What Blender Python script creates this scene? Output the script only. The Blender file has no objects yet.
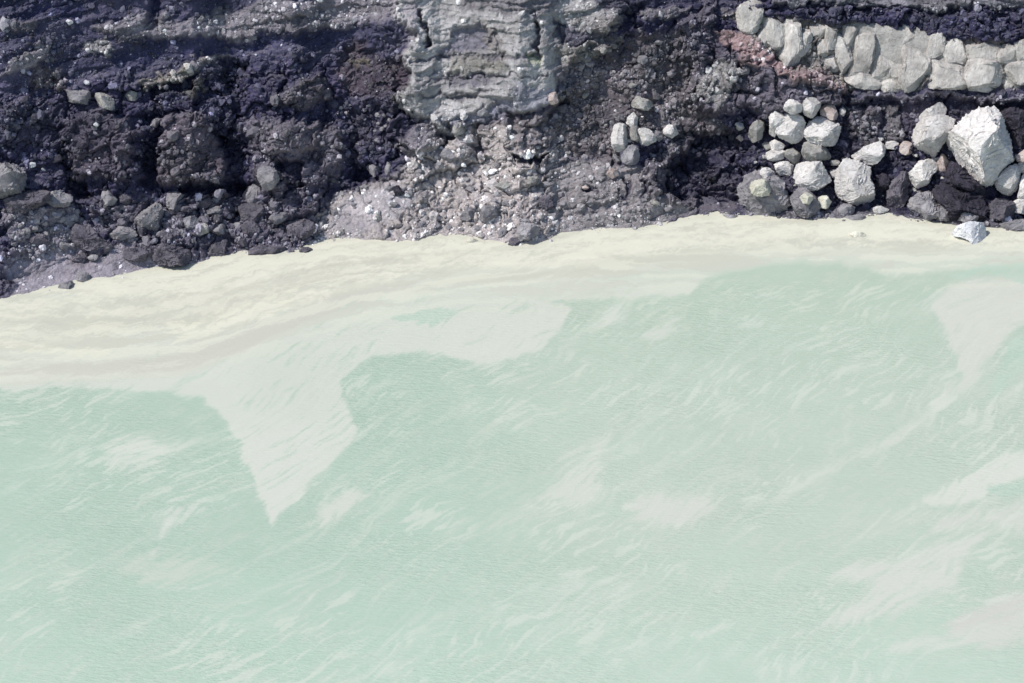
import bpy, math, random
import numpy as np
from mathutils import Vector
from mathutils.bvhtree import BVHTree

SC = bpy.context.scene
COL = SC.collection
rng = np.random.default_rng(7)
random.seed(7)
W, H = 1024, 683
PITCH = math.radians(30.0)
DIST, FPX = 140.0, 2800.0
cp, sp = math.cos(PITCH), math.sin(PITCH)
FWD = np.array([0.0, cp, -sp]); RIGHT = np.array([1.0, 0, 0]); UP = np.array([0.0, sp, cp])
CAM = -DIST * FWD

# ------------------------------------------------------------------ camera, light
cam = bpy.data.cameras.new('camera'); camo = bpy.data.objects.new('camera', cam); COL.objects.link(camo)
camo.location = CAM; camo.rotation_euler = (math.pi / 2 - PITCH, 0, 0)
cam.sensor_width = 36.0; cam.lens = 36.0 * FPX / W; cam.clip_end = 3000; cam.clip_start = 1
SC.camera = camo
SUN = Vector((-0.55, -0.20, 0.81)).normalized()
sl = bpy.data.lights.new('sun', 'SUN'); slo = bpy.data.objects.new('sun', sl); COL.objects.link(slo)
slo.rotation_euler = (-SUN).to_track_quat('-Z', 'Y').to_euler(); slo.location = (0, 0, 100)
sl.energy = 4.0; sl.angle = math.radians(1.5); sl.color = (1.0, 0.965, 0.92)
wd = bpy.data.worlds.new('World'); SC.world = wd; wd.use_nodes = True
nt = wd.node_tree; bg = nt.nodes['Background']
sky = nt.nodes.new('ShaderNodeTexSky'); sky.sky_type = 'NISHITA'; sky.sun_disc = False
sky.sun_elevation = math.asin(SUN.z); sky.sun_rotation = math.atan2(SUN.x, SUN.y)
nt.links.new(sky.outputs[0], bg.inputs[0]); bg.inputs[1].default_value = 0.13
vs = SC.view_settings; vs.view_transform = 'Standard'; vs.look = 'None'; vs.exposure = 0.25; vs.gamma = 1.0

# ------------------------------------------------------------------ helpers
def lin(c):
    c = np.asarray(c, float) / 255.0
    return np.where(c <= 0.04045, c / 12.92, ((c + 0.055) / 1.055) ** 2.4)

def hsh(ix, iy, seed):
    h = (ix.astype(np.int64) * 374761393 + iy.astype(np.int64) * 668265263 + seed * 2246822519) & 0xffffffff
    h = ((h ^ (h >> 13)) * 1274126177) & 0xffffffff
    h = ((h ^ (h >> 16)) * 2246822519) & 0xffffffff
    return (h ^ (h >> 15)) & 0xffffffff

def perlin(x, y, seed=0):
    ix = np.floor(x); iy = np.floor(y); fx = x - ix; fy = y - iy
    def g(a, b, dx, dy):
        t = hsh(a, b, seed) * (2 * math.pi / 4294967296.0)
        return np.cos(t) * dx + np.sin(t) * dy
    u = fx * fx * fx * (fx * (fx * 6 - 15) + 10); v = fy * fy * fy * (fy * (fy * 6 - 15) + 10)
    a = g(ix, iy, fx, fy); b = g(ix + 1, iy, fx - 1, fy)
    c = g(ix, iy + 1, fx, fy - 1); d = g(ix + 1, iy + 1, fx - 1, fy - 1)
    return 1.5 * ((a + (b - a) * u) * (1 - v) + (c + (d - c) * u) * v)

def fbm(x, y, octs=4, seed=0, gain=0.5):
    s = 0; a = 1.0; t = 0
    for o in range(octs):
        s = s + a * perlin(x * 2 ** o + 17.3 * o, y * 2 ** o - 9.1 * o, seed + o); t += a; a *= gain
    return s / t * 1.3

def facets(x, y, seed=0, tilt=0.8):
    """fractured rock: every cell is a tilted flat face; returns height and distance to the crack"""
    ix = np.floor(x); iy = np.floor(y)
    F1 = np.full(x.shape, 9.0); F2 = F1.copy(); Hh = np.zeros(x.shape)
    for dx in (-1, 0, 1):
        for dy in (-1, 0, 1):
            a = ix + dx; b = iy + dy
            h1 = hsh(a, b, seed) / 4294967296.0; h2 = hsh(a, b, seed + 91) / 4294967296.0
            cx = a + 0.1 + 0.8 * h1; cy = b + 0.1 + 0.8 * h2
            d = np.hypot(x - cx, y - cy)
            h3 = hsh(a, b, seed + 7) / 4294967296.0; h4 = hsh(a, b, seed + 13) / 4294967296.0
            h5 = hsh(a, b, seed + 23) / 4294967296.0
            hh = (h3 - .5) * 2 * tilt * (x - cx) + (h4 - .7) * 2 * tilt * (y - cy) + (h5 - 0.5)
            m = d < F1
            F2 = np.where(m, F1, np.minimum(F2, d)); Hh = np.where(m, hh, Hh); F1 = np.where(m, d, F1)
    return Hh, F2 - F1

def sstep(a, b, x):
    t = np.clip((x - a) / (b - a), 0, 1); return t * t * (3 - 2 * t)

def sdf(poly, X, Y):
    """signed distance, positive inside"""
    d = np.full(X.shape, 1e9); ins = np.zeros(X.shape, bool)
    n = len(poly)
    for i in range(n):
        x0, y0 = poly[i]; x1, y1 = poly[(i + 1) % n]
        ex, ey = x1 - x0, y1 - y0
        t = np.clip(((X - x0) * ex + (Y - y0) * ey) / (ex * ex + ey * ey + 1e-9), 0, 1)
        d = np.minimum(d, np.hypot(X - x0 - t * ex, Y - y0 - t * ey))
        if y0 != y1:
            c = ((y0 > Y) != (y1 > Y)) & (X < (x1 - x0) * (Y - y0) / (y1 - y0) + x0)
            ins ^= c
    return np.where(ins, d, -d)

def mask(poly, X, Y, soft=4.0, pad=40):
    P = np.array(poly, float)
    out = np.zeros(X.shape)
    b = (X > P[:, 0].min() - pad) & (X < P[:, 0].max() + pad) & (Y > P[:, 1].min() - pad) & (Y < P[:, 1].max() + pad)
    if b.any():
        out[b] = sstep(-soft, soft, sdf(poly, X[b], Y[b]))
    return out

def project(P):
    d = P - CAM
    z = d @ FWD
    return W / 2 + FPX * (d @ RIGHT) / z, H / 2 - FPX * (d @ UP) / z

def ray(px, py):
    d = FWD + RIGHT * ((px - W / 2) / FPX) - UP * ((py - H / 2) / FPX)
    return d / np.linalg.norm(d)

def on_water(px, py):
    d = ray(px, py); return CAM + d * (-CAM[2] / d[2])

def mesh_obj(name, V, F, mat, parent=None, smooth=True, col=None, colname='tone'):
    me = bpy.data.meshes.new(name)
    V = np.ascontiguousarray(V, np.float32); F = np.ascontiguousarray(F, np.int32)
    k = F.shape[1]
    me.vertices.add(len(V)); me.vertices.foreach_set('co', V.ravel())
    me.loops.add(F.size); me.loops.foreach_set('vertex_index', F.ravel())
    me.polygons.add(len(F)); me.polygons.foreach_set('loop_start', np.arange(0, F.size, k, dtype=np.int32))
    me.polygons.foreach_set('loop_total', np.full(len(F), k, np.int32))
    me.update(calc_edges=True)
    me.polygons.foreach_set('use_smooth', np.full(len(F), smooth))
    if col is not None:
        cols = col if isinstance(col, dict) else {colname: col}
        for nm, c in cols.items():
            at = me.color_attributes.new(nm, 'FLOAT_COLOR', 'POINT')
            c4 = np.ones((len(V), 4), np.float32); c4[:, :3] = c
            at.data.foreach_set('color', c4.ravel())
    me.materials.append(mat)
    o = bpy.data.objects.new(name, me); COL.objects.link(o)
    if parent: o.parent = parent
    return o

def tag(o, label=None, cat=None, group=None, kind=None):
    if label: o['label'] = label
    if cat: o['category'] = cat
    if group: o['group'] = group
    if kind: o['kind'] = kind

# ------------------------------------------------------------------ materials
class NT:
    def __init__(s, name):
        s.m = bpy.data.materials.new(name); s.m.use_nodes = True; s.t = s.m.node_tree
        s.b = s.t.nodes['Principled BSDF']
        s.pos = s.t.nodes.new('ShaderNodeNewGeometry').outputs['Position']
    def n(s, typ, **kw):
        nd = s.t.nodes.new(typ)
        for k, v in kw.items(): setattr(nd, k, v)
        return nd
    def l(s, a, b): s.t.links.new(a, b)
    def mapping(s, scale, rot=(0, 0, 0)):
        r = s.n('ShaderNodeMapping'); r.inputs['Rotation'].default_value = rot; s.l(s.pos, r.inputs['Vector'])
        m = s.n('ShaderNodeMapping'); m.inputs['Scale'].default_value = scale
        s.l(r.outputs[0], m.inputs['Vector']); return m.outputs[0]
    def noise(s, scale, detail=4, rough=0.55, vec=None, dist=0):
        nd = s.n('ShaderNodeTexNoise'); nd.inputs['Scale'].default_value = scale; nd.inputs['Detail'].default_value = detail
        nd.inputs['Roughness'].default_value = rough; nd.inputs['Distortion'].default_value = dist
        s.l(vec or s.pos, nd.inputs['Vector']); return nd.outputs['Fac']
    def ramp(s, fac, a, b, c0=0.0, c1=1.0):
        m = s.n('ShaderNodeMapRange'); m.inputs['From Min'].default_value = a; m.inputs['From Max'].default_value = b
        m.inputs['To Min'].default_value = c0; m.inputs['To Max'].default_value = c1
        s.l(fac, m.inputs['Value']); return m.outputs[0]
    def math(s, op, a, b):
        m = s.n('ShaderNodeMath', operation=op)
        for i, v in enumerate((a, b)):
            if isinstance(v, (int, float)): m.inputs[i].default_value = v
            else: s.l(v, m.inputs[i])
        return m.outputs[0]
    def mix(s, fac, a, b, blend='MIX'):
        m = s.n('ShaderNodeMix', data_type='RGBA', blend_type=blend)
        for i, v in ((0, fac), (6, a), (7, b)):
            if isinstance(v, (int, float)): m.inputs[i].default_value = v
            elif isinstance(v, tuple): m.inputs[i].default_value = v + (1,)
            else: s.l(v, m.inputs[i])
        return m.outputs[2]
    def attr(s, nm):
        a = s.n('ShaderNodeVertexColor'); a.layer_name = nm; return a.outputs[0]
    def gain(s, col, fac):
        m = s.n('ShaderNodeVectorMath', operation='SCALE'); s.l(col, m.inputs[0]); s.l(fac, m.inputs['Scale']); return m.outputs[0]
    def bump(s, h, strength, dist, prev=None):
        b = s.n('ShaderNodeBump'); b.inputs['Strength'].default_value = strength; b.inputs['Distance'].default_value = dist
        s.l(h, b.inputs['Height'])
        if prev: s.l(prev, b.inputs['Normal'])
        return b.outputs[0]

def cliff_mat():
    s = NT('volcanic cliff')
    t = s.attr('tone')
    f = s.ramp(s.noise(3.0, 9, .7), .25, .75, .55, 1.5)
    c = s.gain(t, f)
    # patchy pale ash on up-facing surfaces, also painting in lit tops; grit speckle
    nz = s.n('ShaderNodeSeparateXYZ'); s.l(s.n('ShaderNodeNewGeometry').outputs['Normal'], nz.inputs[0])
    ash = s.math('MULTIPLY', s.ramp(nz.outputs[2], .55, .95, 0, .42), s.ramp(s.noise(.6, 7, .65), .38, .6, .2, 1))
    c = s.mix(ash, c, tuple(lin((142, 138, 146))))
    sp_ = s.n('ShaderNodeTexVoronoi'); sp_.inputs['Scale'].default_value = 9; s.l(s.pos, sp_.inputs['Vector'])
    bw = s.n('ShaderNodeSeparateColor'); s.l(sp_.outputs['Color'], bw.inputs[0])
    grit = s.math('MULTIPLY', s.ramp(bw.outputs[0], .80, .95), s.ramp(sp_.outputs['Distance'], .35, .15))
    c = s.mix(s.math('MULTIPLY', grit, .35), c, tuple(lin((165, 163, 175))))
    dust = s.ramp(s.noise(.9, 8, .65), .52, .72, 0, .22)
    c = s.mix(dust, c, tuple(lin((128, 124, 134))))
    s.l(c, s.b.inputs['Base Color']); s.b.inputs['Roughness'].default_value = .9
    s.b.inputs['Specular IOR Level'].default_value = .25
    b = s.bump(s.noise(5, 8, .72), .9, .25)
    b = s.bump(s.noise(22, 5, .7), .8, .06, b)
    s.l(b, s.b.inputs['Normal'])
    return s.m

def rock_mat(name, tint, dark, rough=.85, strata=False, vert=False, grit=.0, bmp=.95):
    s = NT(name)
    oi = s.n('ShaderNodeObjectInfo')
    f = s.ramp(s.noise(1.6, 8, .65), .3, .72, 0, 1)
    c = s.mix(f, tuple(lin(dark)), tuple(lin(tint)))
    c = s.gain(c, s.ramp(oi.outputs['Random'], 0, 1, .86, 1.12))
    st = s.ramp(s.noise(3.5, 8, .72, dist=.8), .55, .68, 0, .7)
    c = s.mix(st, c, tuple(lin(np.array(dark) * .72)))
    if grit:
        g = s.ramp(s.noise(14, 4, .8), .6, .72, 0, grit); c = s.mix(g, c, tuple(lin((190, 188, 195))))
    s.l(c, s.b.inputs['Base Color']); s.b.inputs['Roughness'].default_value = rough
    s.b.inputs['Specular IOR Level'].default_value = .3
    vec = s.mapping((1, 1, 3.5), (.5, .35, 0)) if strata else s.mapping((1.3, 1, .45)) if vert else None
    b = s.bump(s.noise(2.6, 9, .72, vec=vec), bmp, .3)
    b = s.bump(s.noise(14, 5, .7), .7, .06, b)
    s.l(b, s.b.inputs['Normal']); return s.m

def scree_mat():
    s = NT('loose stones')
    c = s.gain(s.attr('tone'), s.ramp(s.noise(12, 4, .7), .3, .7, .75, 1.25))
    s.l(c, s.b.inputs['Base Color']); s.b.inputs['Roughness'].default_value = .85
    s.b.inputs['Specular IOR Level'].default_value = .4
    s.l(s.bump(s.noise(14, 4, .7), .6, .06), s.b.inputs['Normal']); return s.m

WCOL = np.array([.67, .655, .61])
def wl_(c): return tuple(lin(c) * WCOL)
def water_mat():
    s = NT('milky lake water')
    c = s.attr('tone'); a = s.n('ShaderNodeSeparateColor'); s.l(s.attr('scum'), a.inputs[0])
    scum, cream, rip = a.outputs[0], a.outputs[1], a.outputs[2]
    # fine torn threads of floating scum, drawn out by the wind
    v1 = s.mapping((.32, 2.2, 1), (0, 0, math.radians(-50)))
    n1 = s.noise(1.5, 8, .68, vec=v1, dist=.4)
    n2 = s.noise(.5, 9, .7)
    thr = s.ramp(s.math('ADD', s.math('MULTIPLY', n1, .6), s.math('MULTIPLY', n2, .5)), .53, .66, 0, .8)
    c = s.mix(s.math('MULTIPLY', thr, s.ramp(scum, 0, .8, .5, .05)), c, wl_((209, 215, 206)))
    # small wind ripples, their light and dark sides painted as colour dashes
    v2 = s.mapping((.9, 2.4, 1), (0, 0, math.radians(4)))
    d = s.noise(3.2, 5, .65, vec=v2)
    c = s.mix(s.math('MULTIPLY', s.ramp(d, .58, .74), s.math('MULTIPLY', rip, .6)), c, wl_((214, 228, 217)))
    c = s.mix(s.math('MULTIPLY', s.ramp(d, .42, .28), s.math('MULTIPLY', rip, .45)), c, wl_((170, 198, 184)))
    # crumbs and specks in the sulphur crust
    k = s.noise(6, 6, .75)
    c = s.mix(s.math('MULTIPLY', s.ramp(k, .64, .74), s.math('MULTIPLY', cream, .5)), c, wl_((186, 187, 172)))
    c = s.mix(s.math('MULTIPLY', s.ramp(s.noise(1.3, 8, .7), .45, .65), s.math('MULTIPLY', cream, .35)), c, wl_((236, 236, 224)))
    cru = s.ramp(s.noise(1.1, 10, .78, vec=s.mapping((.6, 1.3, 1), (0, 0, -.25)), dist=.5), .50, .56)
    c = s.mix(s.math('MULTIPLY', cru, s.math('MULTIPLY', cream, .5)), c, wl_((238, 238, 226)))
    s.l(c, s.b.inputs['Base Color'])
    s.l(s.ramp(scum, 0, 1, .38, .7), s.b.inputs['Roughness']); s.b.inputs['IOR'].default_value = 1.33
    s.b.inputs['Specular IOR Level'].default_value = .35
    h = s.math('ADD', s.noise(2.8, 4, .55, vec=s.mapping((.7, 2.0, 1))), s.math('MULTIPLY', s.noise(7, 4, .6, vec=s.mapping((.6, 1.8, 1), (0, 0, .3))), .4))
    bn = s.n('ShaderNodeBump'); bn.inputs['Distance'].default_value = .06
    s.l(s.math('MULTIPLY', rip, .75), bn.inputs['Strength']); s.l(h, bn.inputs['Height']); s.l(bn.outputs[0], s.b.inputs['Normal'])
    return s.m

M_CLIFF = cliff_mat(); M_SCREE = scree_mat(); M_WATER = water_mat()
M_WHITE = rock_mat('white altered rock', (255, 251, 247), (208, 203, 199), strata=True)
M_PALE = rock_mat('pale grey layer rock', (200, 197, 191), (140, 137, 134), bmp=1)
M_COL = rock_mat('columnar pale rock', (228, 223, 216), (158, 153, 149), bmp=1, vert=True)
M_GREY = rock_mat('ash grey rock', (174, 170, 172), (126, 123, 129), grit=.3)
M_DARK = rock_mat('dark scoria rock', (128, 123, 130), (80, 76, 88), grit=.4)
M_BLACK = rock_mat('black scoria rock', (76, 72, 83), (42, 39, 52), grit=.5)
M_PINK = rock_mat('rust stained rock', (214, 202, 196), (166, 148, 142))
M_YELL = rock_mat('sulphur stained rock', (232, 230, 214), (196, 192, 176))
M_SNOW = rock_mat('bright white rock', (238, 238, 240), (205, 205, 208))
MATS = dict(w=M_WHITE, p=M_PALE, g=M_GREY, d=M_DARK, b=M_BLACK, r=M_PINK, y=M_YELL, s=M_SNOW)

# ------------------------------------------------------------------ shoreline
SHORE = [(-400, 310), (-100, 306), (0, 300), (30, 292), (75, 280), (110, 277), (155, 266), (190, 265), (215, 255), (245, 252), (290, 252), (325, 240),
         (350, 238), (385, 241), (415, 241), (440, 234), (470, 236), (500, 241), (520, 245), (545, 240), (560, 232), (600, 229), (640, 228),
         (680, 217), (715, 213), (750, 215), (800, 219), (850, 217), (890, 214), (920, 220), (960, 224), (1000, 228), (1024, 230), (1100, 236), (1400, 240)]
sh = np.array([on_water(x, y)[:2] for x, y in SHORE])
def yshore(x): return np.interp(x, sh[:, 0], sh[:, 1])

# ------------------------------------------------------------------ cliff
def spaced(a, b, fa, fb, step, cstep):
    return np.concatenate([np.arange(a, fa, cstep), np.arange(fa, fb, step), np.arange(fb, b + cstep, cstep)])
us = spaced(-75, 75, -29, 29, 0.042, .5)
vv = np.concatenate([[-8, -5, -3, -2, -1.4], np.arange(-1, 16.5, .042), np.arange(16.6, 42, .5)])
vf = np.arange(-8, 43, .02)
th = np.where(vf < 0, 24, 24 + 16 * sstep(0, .6, vf) + 20 * sstep(1.6, 5.0, vf) + 0 * vf)
th = np.where(vf > 34, 8, th); th = np.radians(th)
yf = np.concatenate([[0], np.cumsum(np.cos(th[:-1]) * .02)]); zf = np.concatenate([[0], np.cumsum(np.sin(th[:-1]) * .02)])
i0 = np.argmin(abs(vf)); yf -= yf[i0]; zf -= zf[i0]
U, V = np.meshgrid(us, vv)
TH = np.interp(V, vf, th)
B = np.stack([U, yshore(U) + np.interp(V, vf, yf), np.interp(V, vf, zf)], -1)
PX, PY = project(B.reshape(-1, 3)); PX = PX.reshape(U.shape); PY = PY.reshape(U.shape)
wx = fbm(U * .5, V * .5, 4, 3) * 9 + fbm(U * 2.2, V * 2.2, 4, 5) * 5; wy = fbm(U * .5 + 40, V * .5, 4, 4) * 7 + fbm(U * 2.2 + 9, V * 2.2, 4, 6) * 4
QX, QY = PX + wx * 1.1, PY + wy * 1.1

TONE = np.empty(U.shape + (3,)); TONE[:] = lin((54, 51, 73))
D = fbm(U * .18, V * .22, 3, 11) * .6
ROUGH = np.ones(U.shape)      # how broken the surface is
STRAT = np.zeros(U.shape)     # how layered it is
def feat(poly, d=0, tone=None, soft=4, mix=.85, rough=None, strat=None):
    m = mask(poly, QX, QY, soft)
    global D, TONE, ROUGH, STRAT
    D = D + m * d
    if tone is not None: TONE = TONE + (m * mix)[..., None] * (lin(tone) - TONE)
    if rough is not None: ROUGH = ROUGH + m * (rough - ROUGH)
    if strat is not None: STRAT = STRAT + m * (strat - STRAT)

FE = [
 # upper left layers
 ([(-300,-200),(420,-200),(420,55),(230,66),(120,80),(-300,110)], 0, (62,61,82), 12, .9, .55, 1),
 ([(-300,-200),(1400,-200),(1400,-12),(-300,-12)], .2, (82,80,92), 8, .8, .7, 1),
 ([(95,28),(135,16),(190,20),(256,5),(330,-5),(400,0),(400,24),(300,30),(256,40),(230,38),(195,36),(150,37),(110,35)], .25, (122,119,128), 4, .85, .7, 1),
 ([(82,42),(110,40),(117,50),(105,56),(88,51)], .25, (160,160,165), 3, .9, .7, 0),
 ([(112,52),(150,40),(225,38),(262,34),(270,44),(235,55),(180,60),(150,68),(110,66)], -.15, (50,50,74), 4, .9, .3, 1),
 ([(0,74),(20,60),(48,44),(52,53),(15,74)], .3, (125,122,132), 3, .9, .4, 1),
 ([(-40,22),(36,20),(34,30),(-40,34)], .2, (98,96,106), 3, .8, .5, 1),
 ([(30,75),(38,62),(65,75),(60,90),(38,88)], .25, (98,92,98), 4, .8, 1, 0),
 ([(140,80),(195,71),(190,78),(145,88)], .35, (118,114,110), 2, .9, .6, 1),
 ([(145,88),(192,79),(188,88),(150,96)], -.4, (34,34,56), 2, .9, .6, 0),
 ([(180,90),(200,78),(205,85),(188,95)], .3, (112,108,104), 3, .8, .8, 0),
 ([(190,60),(225,54),(215,65),(192,70)], .2, (124,120,122), 3, .8, .8, 1),
 ([(256,35),(350,28),(350,42),(256,50)], -.2, (52,52,80), 5, .8, .6, 1),
 ([(0,0),(90,0),(88,14),(0,18)], -.2, (44,44,70), 5, .8, .6, 1),
 ([(150,0),(160,0),(162,26),(146,24)], -.4, (36,36,60), 5, .8, .6, 1),
 # middle left lumps and gullies
 ([(0,105),(60,100),(66,135),(60,150),(0,140)], .3, (66,64,80), 6, .7, 1, 0),
 ([(62,118),(100,108),(130,118),(138,160),(125,178),(72,178),(62,150)], .8, (72,67,78), 5, .85, .8, 0),
 ([(160,122),(185,110),(205,112),(225,140),(225,175),(205,187),(165,187),(160,150)], .9, (90,84,94), 5, .85, .8, 0),
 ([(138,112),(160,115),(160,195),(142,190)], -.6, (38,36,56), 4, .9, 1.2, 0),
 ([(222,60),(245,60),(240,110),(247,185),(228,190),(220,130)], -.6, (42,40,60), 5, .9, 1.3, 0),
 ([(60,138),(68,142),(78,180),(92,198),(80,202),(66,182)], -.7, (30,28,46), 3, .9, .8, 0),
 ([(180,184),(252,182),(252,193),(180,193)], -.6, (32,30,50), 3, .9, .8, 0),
 ([(245,120),(330,118),(345,150),(342,182),(300,192),(255,188)], .4, (86,83,96), 5, .8, 1, 0),
 ([(268,125),(290,117),(318,125),(318,150),(270,160)], .5, (102,98,108), 5, .8, .7, 0),
 ([(320,130),(340,128),(342,160),(322,176)], .5, (96,93,105), 4, .8, .8, 0),
 ([(275,100),(300,80),(325,77),(332,95),(310,106),(290,109)], .5, (86,82,90), 4, .8, .8, 0),
 ([(256,165),(280,165),(282,190),(262,195)], .3, (92,90,102), 4, .8, .8, 0),
 ([(345,45),(400,34),(412,60),(402,92),(350,98),(340,75)], -.3, (70,61,68), 5, .85, .6, 0),
 ([(348,60),(372,57),(372,64),(350,66)], .1, (104,100,86), 2, .6, .6, 0),
 ([(360,20),(395,18),(410,50),(395,60),(360,50)], .2, (64,64,86), 4, .85, .6, 0),
 ([(350,100),(400,98),(408,150),(350,160)], -.1, (66,63,78), 6, .7, 1.2, 0),
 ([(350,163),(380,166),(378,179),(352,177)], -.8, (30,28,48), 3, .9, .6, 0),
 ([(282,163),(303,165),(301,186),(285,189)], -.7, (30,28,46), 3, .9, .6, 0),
 # grey apron and beach
 ([(312,232),(325,205),(350,190),(400,175),(415,150),(450,130),(560,118),(575,150),(540,165),(550,190),(560,215),(570,250),(500,262),(400,262),(300,262)], .1, (160,155,157), 7, .92, .8, 0),
 ([(330,225),(345,200),(400,180),(425,195),(400,215),(350,240)], 0, (150,147,156), 6, .7, .25, 0),
 ([(398,150),(415,122),(445,118),(442,145),(420,156)], .6, (112,109,118), 4, .8, .7, 0),
 ([(440,120),(452,124),(450,142),(442,150)], -.5, (58,57,80), 3, .8, .5, 0),
 ([(450,118),(470,122),(476,150),(460,165),(450,145)], .4, (152,149,154), 3, .8, .7, 0),
 ([(473,150),(486,140),(492,152),(480,158)], -.5, (60,58,78), 3, .8, .5, 0),
 ([(518,154),(545,155),(544,162),(520,164)], -.5, (40,38,56), 2, .9, .5, 0),
 ([(-300,330),(-300,262),(0,262),(20,253),(75,248),(110,256),(118,244),(140,240),(150,258),(200,262),(215,262),(160,280),(60,300)], -.1, (140,136,148), 5, .92, .25, 0),
 ([(6,213),(75,204),(90,235),(72,250),(8,252)], .1, (122,119,132), 4, .9, .8, 0),
 ([(-60,255),(4,262),(12,285),(6,310),(-60,310)], .4, (62,60,80), 4, .9, 1, 0),
 ([(95,200),(320,192),(322,232),(300,262),(210,262),(160,262),(120,235),(92,225)], .05, (84,81,96), 5, .85, 1.3, 0),
 # grey layered outcrop in the centre
 ([(396,-20),(600,-20),(625,10),(612,30),(590,44),(572,62),(560,85),(556,106),(530,112),(500,116),(470,122),(448,136),(430,120),(410,112),(396,98),(410,78),(402,58),(412,40),(398,20)], .85, (149,149,153), 4, .93, .6, 1),
 ([(404,61),(440,57),(500,54),(540,56),(540,59),(440,61),(404,65)], -.14, (96,94,104), 1.5, .8, .8, 1),
 ([(418,80),(455,74),(520,76),(548,72),(548,75),(500,80),(440,79),(418,84)], -.14, (92,90,98), 1.5, .8, .8, 1),
 ([(408,92),(440,96),(480,92),(500,95),(470,98),(430,100)], -.12, (100,99,108), 1.5, .8, .8, 1),
 ([(530,10),(534,10),(540,44),(536,60),(532,58),(534,40)], -.15, (80,79,92), 1.5, .8, .8, 0),
 ([(562,30),(600,20),(640,22),(600,34),(566,44)], .3, (118,115,118), 2.5, .85, .9, 1),
 ([(566,60),(590,50),(620,44),(600,58),(572,74)], .3, (108,106,106), 2.5, .85, .9, 1),
 ([(560,90),(590,74),(606,66),(596,84),(566,104)], .25, (100,97,103), 2.5, .85, .9, 1),
 ([(404,24),(414,20),(412,48),(402,56)], .1, (122,120,128), 2, .8, .8, 0),
 ([(470,-10),(560,-10),(560,12),(512,16),(460,8)], .1, (98,96,104), 4, .8, .8, 1),
 ([(452,30),(480,26),(493,50),(440,60),(436,54),(450,50)], -.25, (94,94,110), 3, .85, .5, 1),
 ([(450,78),(490,76),(497,86),(455,89)], -.2, (88,88,100), 3, .85, .8, 1),
 ([(452,56),(505,60),(505,72),(455,74)], .15, (125,124,122), 3, .85, .6, 1),
 ([(402,0),(416,0),(420,20),(404,24)], 0, (110,108,118), 3, .8, .6, 1),
 ([(440,120),(512,100),(514,113),(452,128)], -.4, (104,105,124), 3, .8, .3, 1),  # bluish darker tone paints the shade under the outcrop's lower edge
 ([(417,14),(421,14),(429,46),(424,48)], -.5, (62,60,76), 1.5, .9, .5, 0),
 ([(480,22),(500,40),(512,58),(505,60),(490,45)], 0, (120,116,118), 3, .8, .8, 0),
 ([(556,20),(604,36),(580,44),(558,46)], -.4, (66,66,84), 3, .85, .6, 1),
 ([(512,84),(550,88),(552,108),(512,112)], -.1, (118,119,132), 4, .8, .4, 1),
 ([(528,56),(542,56),(540,66),(530,66)], 0, (160,166,128), 3, .5, .5, 0),
 ([(555,48),(625,36),(612,50),(575,64),(560,72)], .3, (116,114,114), 3, .8, .8, 1),
 ([(552,66),(600,62),(595,80),(560,95)], .1, (84,83,94), 4, .8, .9, 1),
 # dark scree in the centre
 ([(545,118),(562,92),(600,60),(640,32),(690,36),(700,112),(738,130),(700,150),(650,132),(610,165),(560,150)], -.3, (86,81,87), 6, .9, .6, 0),
 ([(500,118),(545,112),(560,150),(520,150)], 0, (96,92,100), 6, .8, 1, 0),
 ([(545,165),(580,158),(640,168),(645,190),(690,200),(692,216),(600,250),(555,250)], .1, (130,127,131), 5, .9, .8, 1),
 ([(585,190),(600,188),(602,194),(585,196)], -.3, (60,58,74), 2, .9, .5, 0),
 ([(622,182),(628,182),(628,200),(621,200)], -.3, (56,54,70), 2, .9, .5, 0),
 ([(634,180),(640,184),(650,204),(642,204)], -.3, (50,48,64), 2, .9, .5, 0),
 ([(560,-20),(740,-20),(735,10),(690,22),(600,12)], -.1, (52,50,68), 5, .9, .7, 1),
 ([(622,4),(640,4),(641,28),(625,28)], -.6, (36,35,54), 4, .9, .6, 0),
 ([(640,12),(692,5),(686,15),(645,20)], .35, (104,101,108), 2, .85, .5, 1),
 # cavity and rock right of centre
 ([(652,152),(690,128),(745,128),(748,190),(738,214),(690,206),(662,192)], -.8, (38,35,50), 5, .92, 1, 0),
 ([(640,168),(652,158),(668,142),(694,134),(690,150),(668,162),(668,186),(648,184)], .6, (92,88,98), 4, .85, .8, 0),
 ([(640,186),(735,196),(735,216),(690,214),(645,200)], .2, (80,77,88), 4, .8, 1, 0),
 ([(690,60),(740,56),(770,68),(840,86),(846,100),(800,112),(770,116),(745,108),(702,116),(692,95)], .9, (88,85,97), 4, .9, 1, 0),
 ([(692,90),(722,62),(746,70),(732,85),(714,112)], .35, (120,119,121), 3, .85, .6, 0),
 ([(722,30),(735,31),(768,50),(790,63),(845,78),(852,90),(800,82),(768,68),(740,62),(727,48)], .6, (136,117,120), 2.5, .92, .5, 0),
 ([(680,20),(720,0),(722,30),(728,60),(700,72),(682,58)], .5, (76,73,87), 4, .85, 1, 0),
 ([(740,-20),(1500,-20),(1500,5),(1024,8),(925,9),(855,6),(768,5)], .5, (108,108,118), 2, .92, .9, 1),
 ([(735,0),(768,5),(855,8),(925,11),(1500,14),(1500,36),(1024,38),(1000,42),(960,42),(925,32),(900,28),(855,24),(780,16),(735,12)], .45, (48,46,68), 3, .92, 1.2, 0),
 ([(730,10),(860,26),(960,44),(1500,38),(1500,82),(925,88),(850,88),(800,68),(745,40)], -.02, (118,115,113), 3, .92, .8, 0),
 ([(846,87),(1500,86),(1500,99),(848,98)], .1, (66,64,84), 2, .9, .6, 1),
 ([(850,94),(925,94),(1500,98),(1500,101),(850,98)], .25, (98,96,108), 1, .8, .3, 1),
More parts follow.
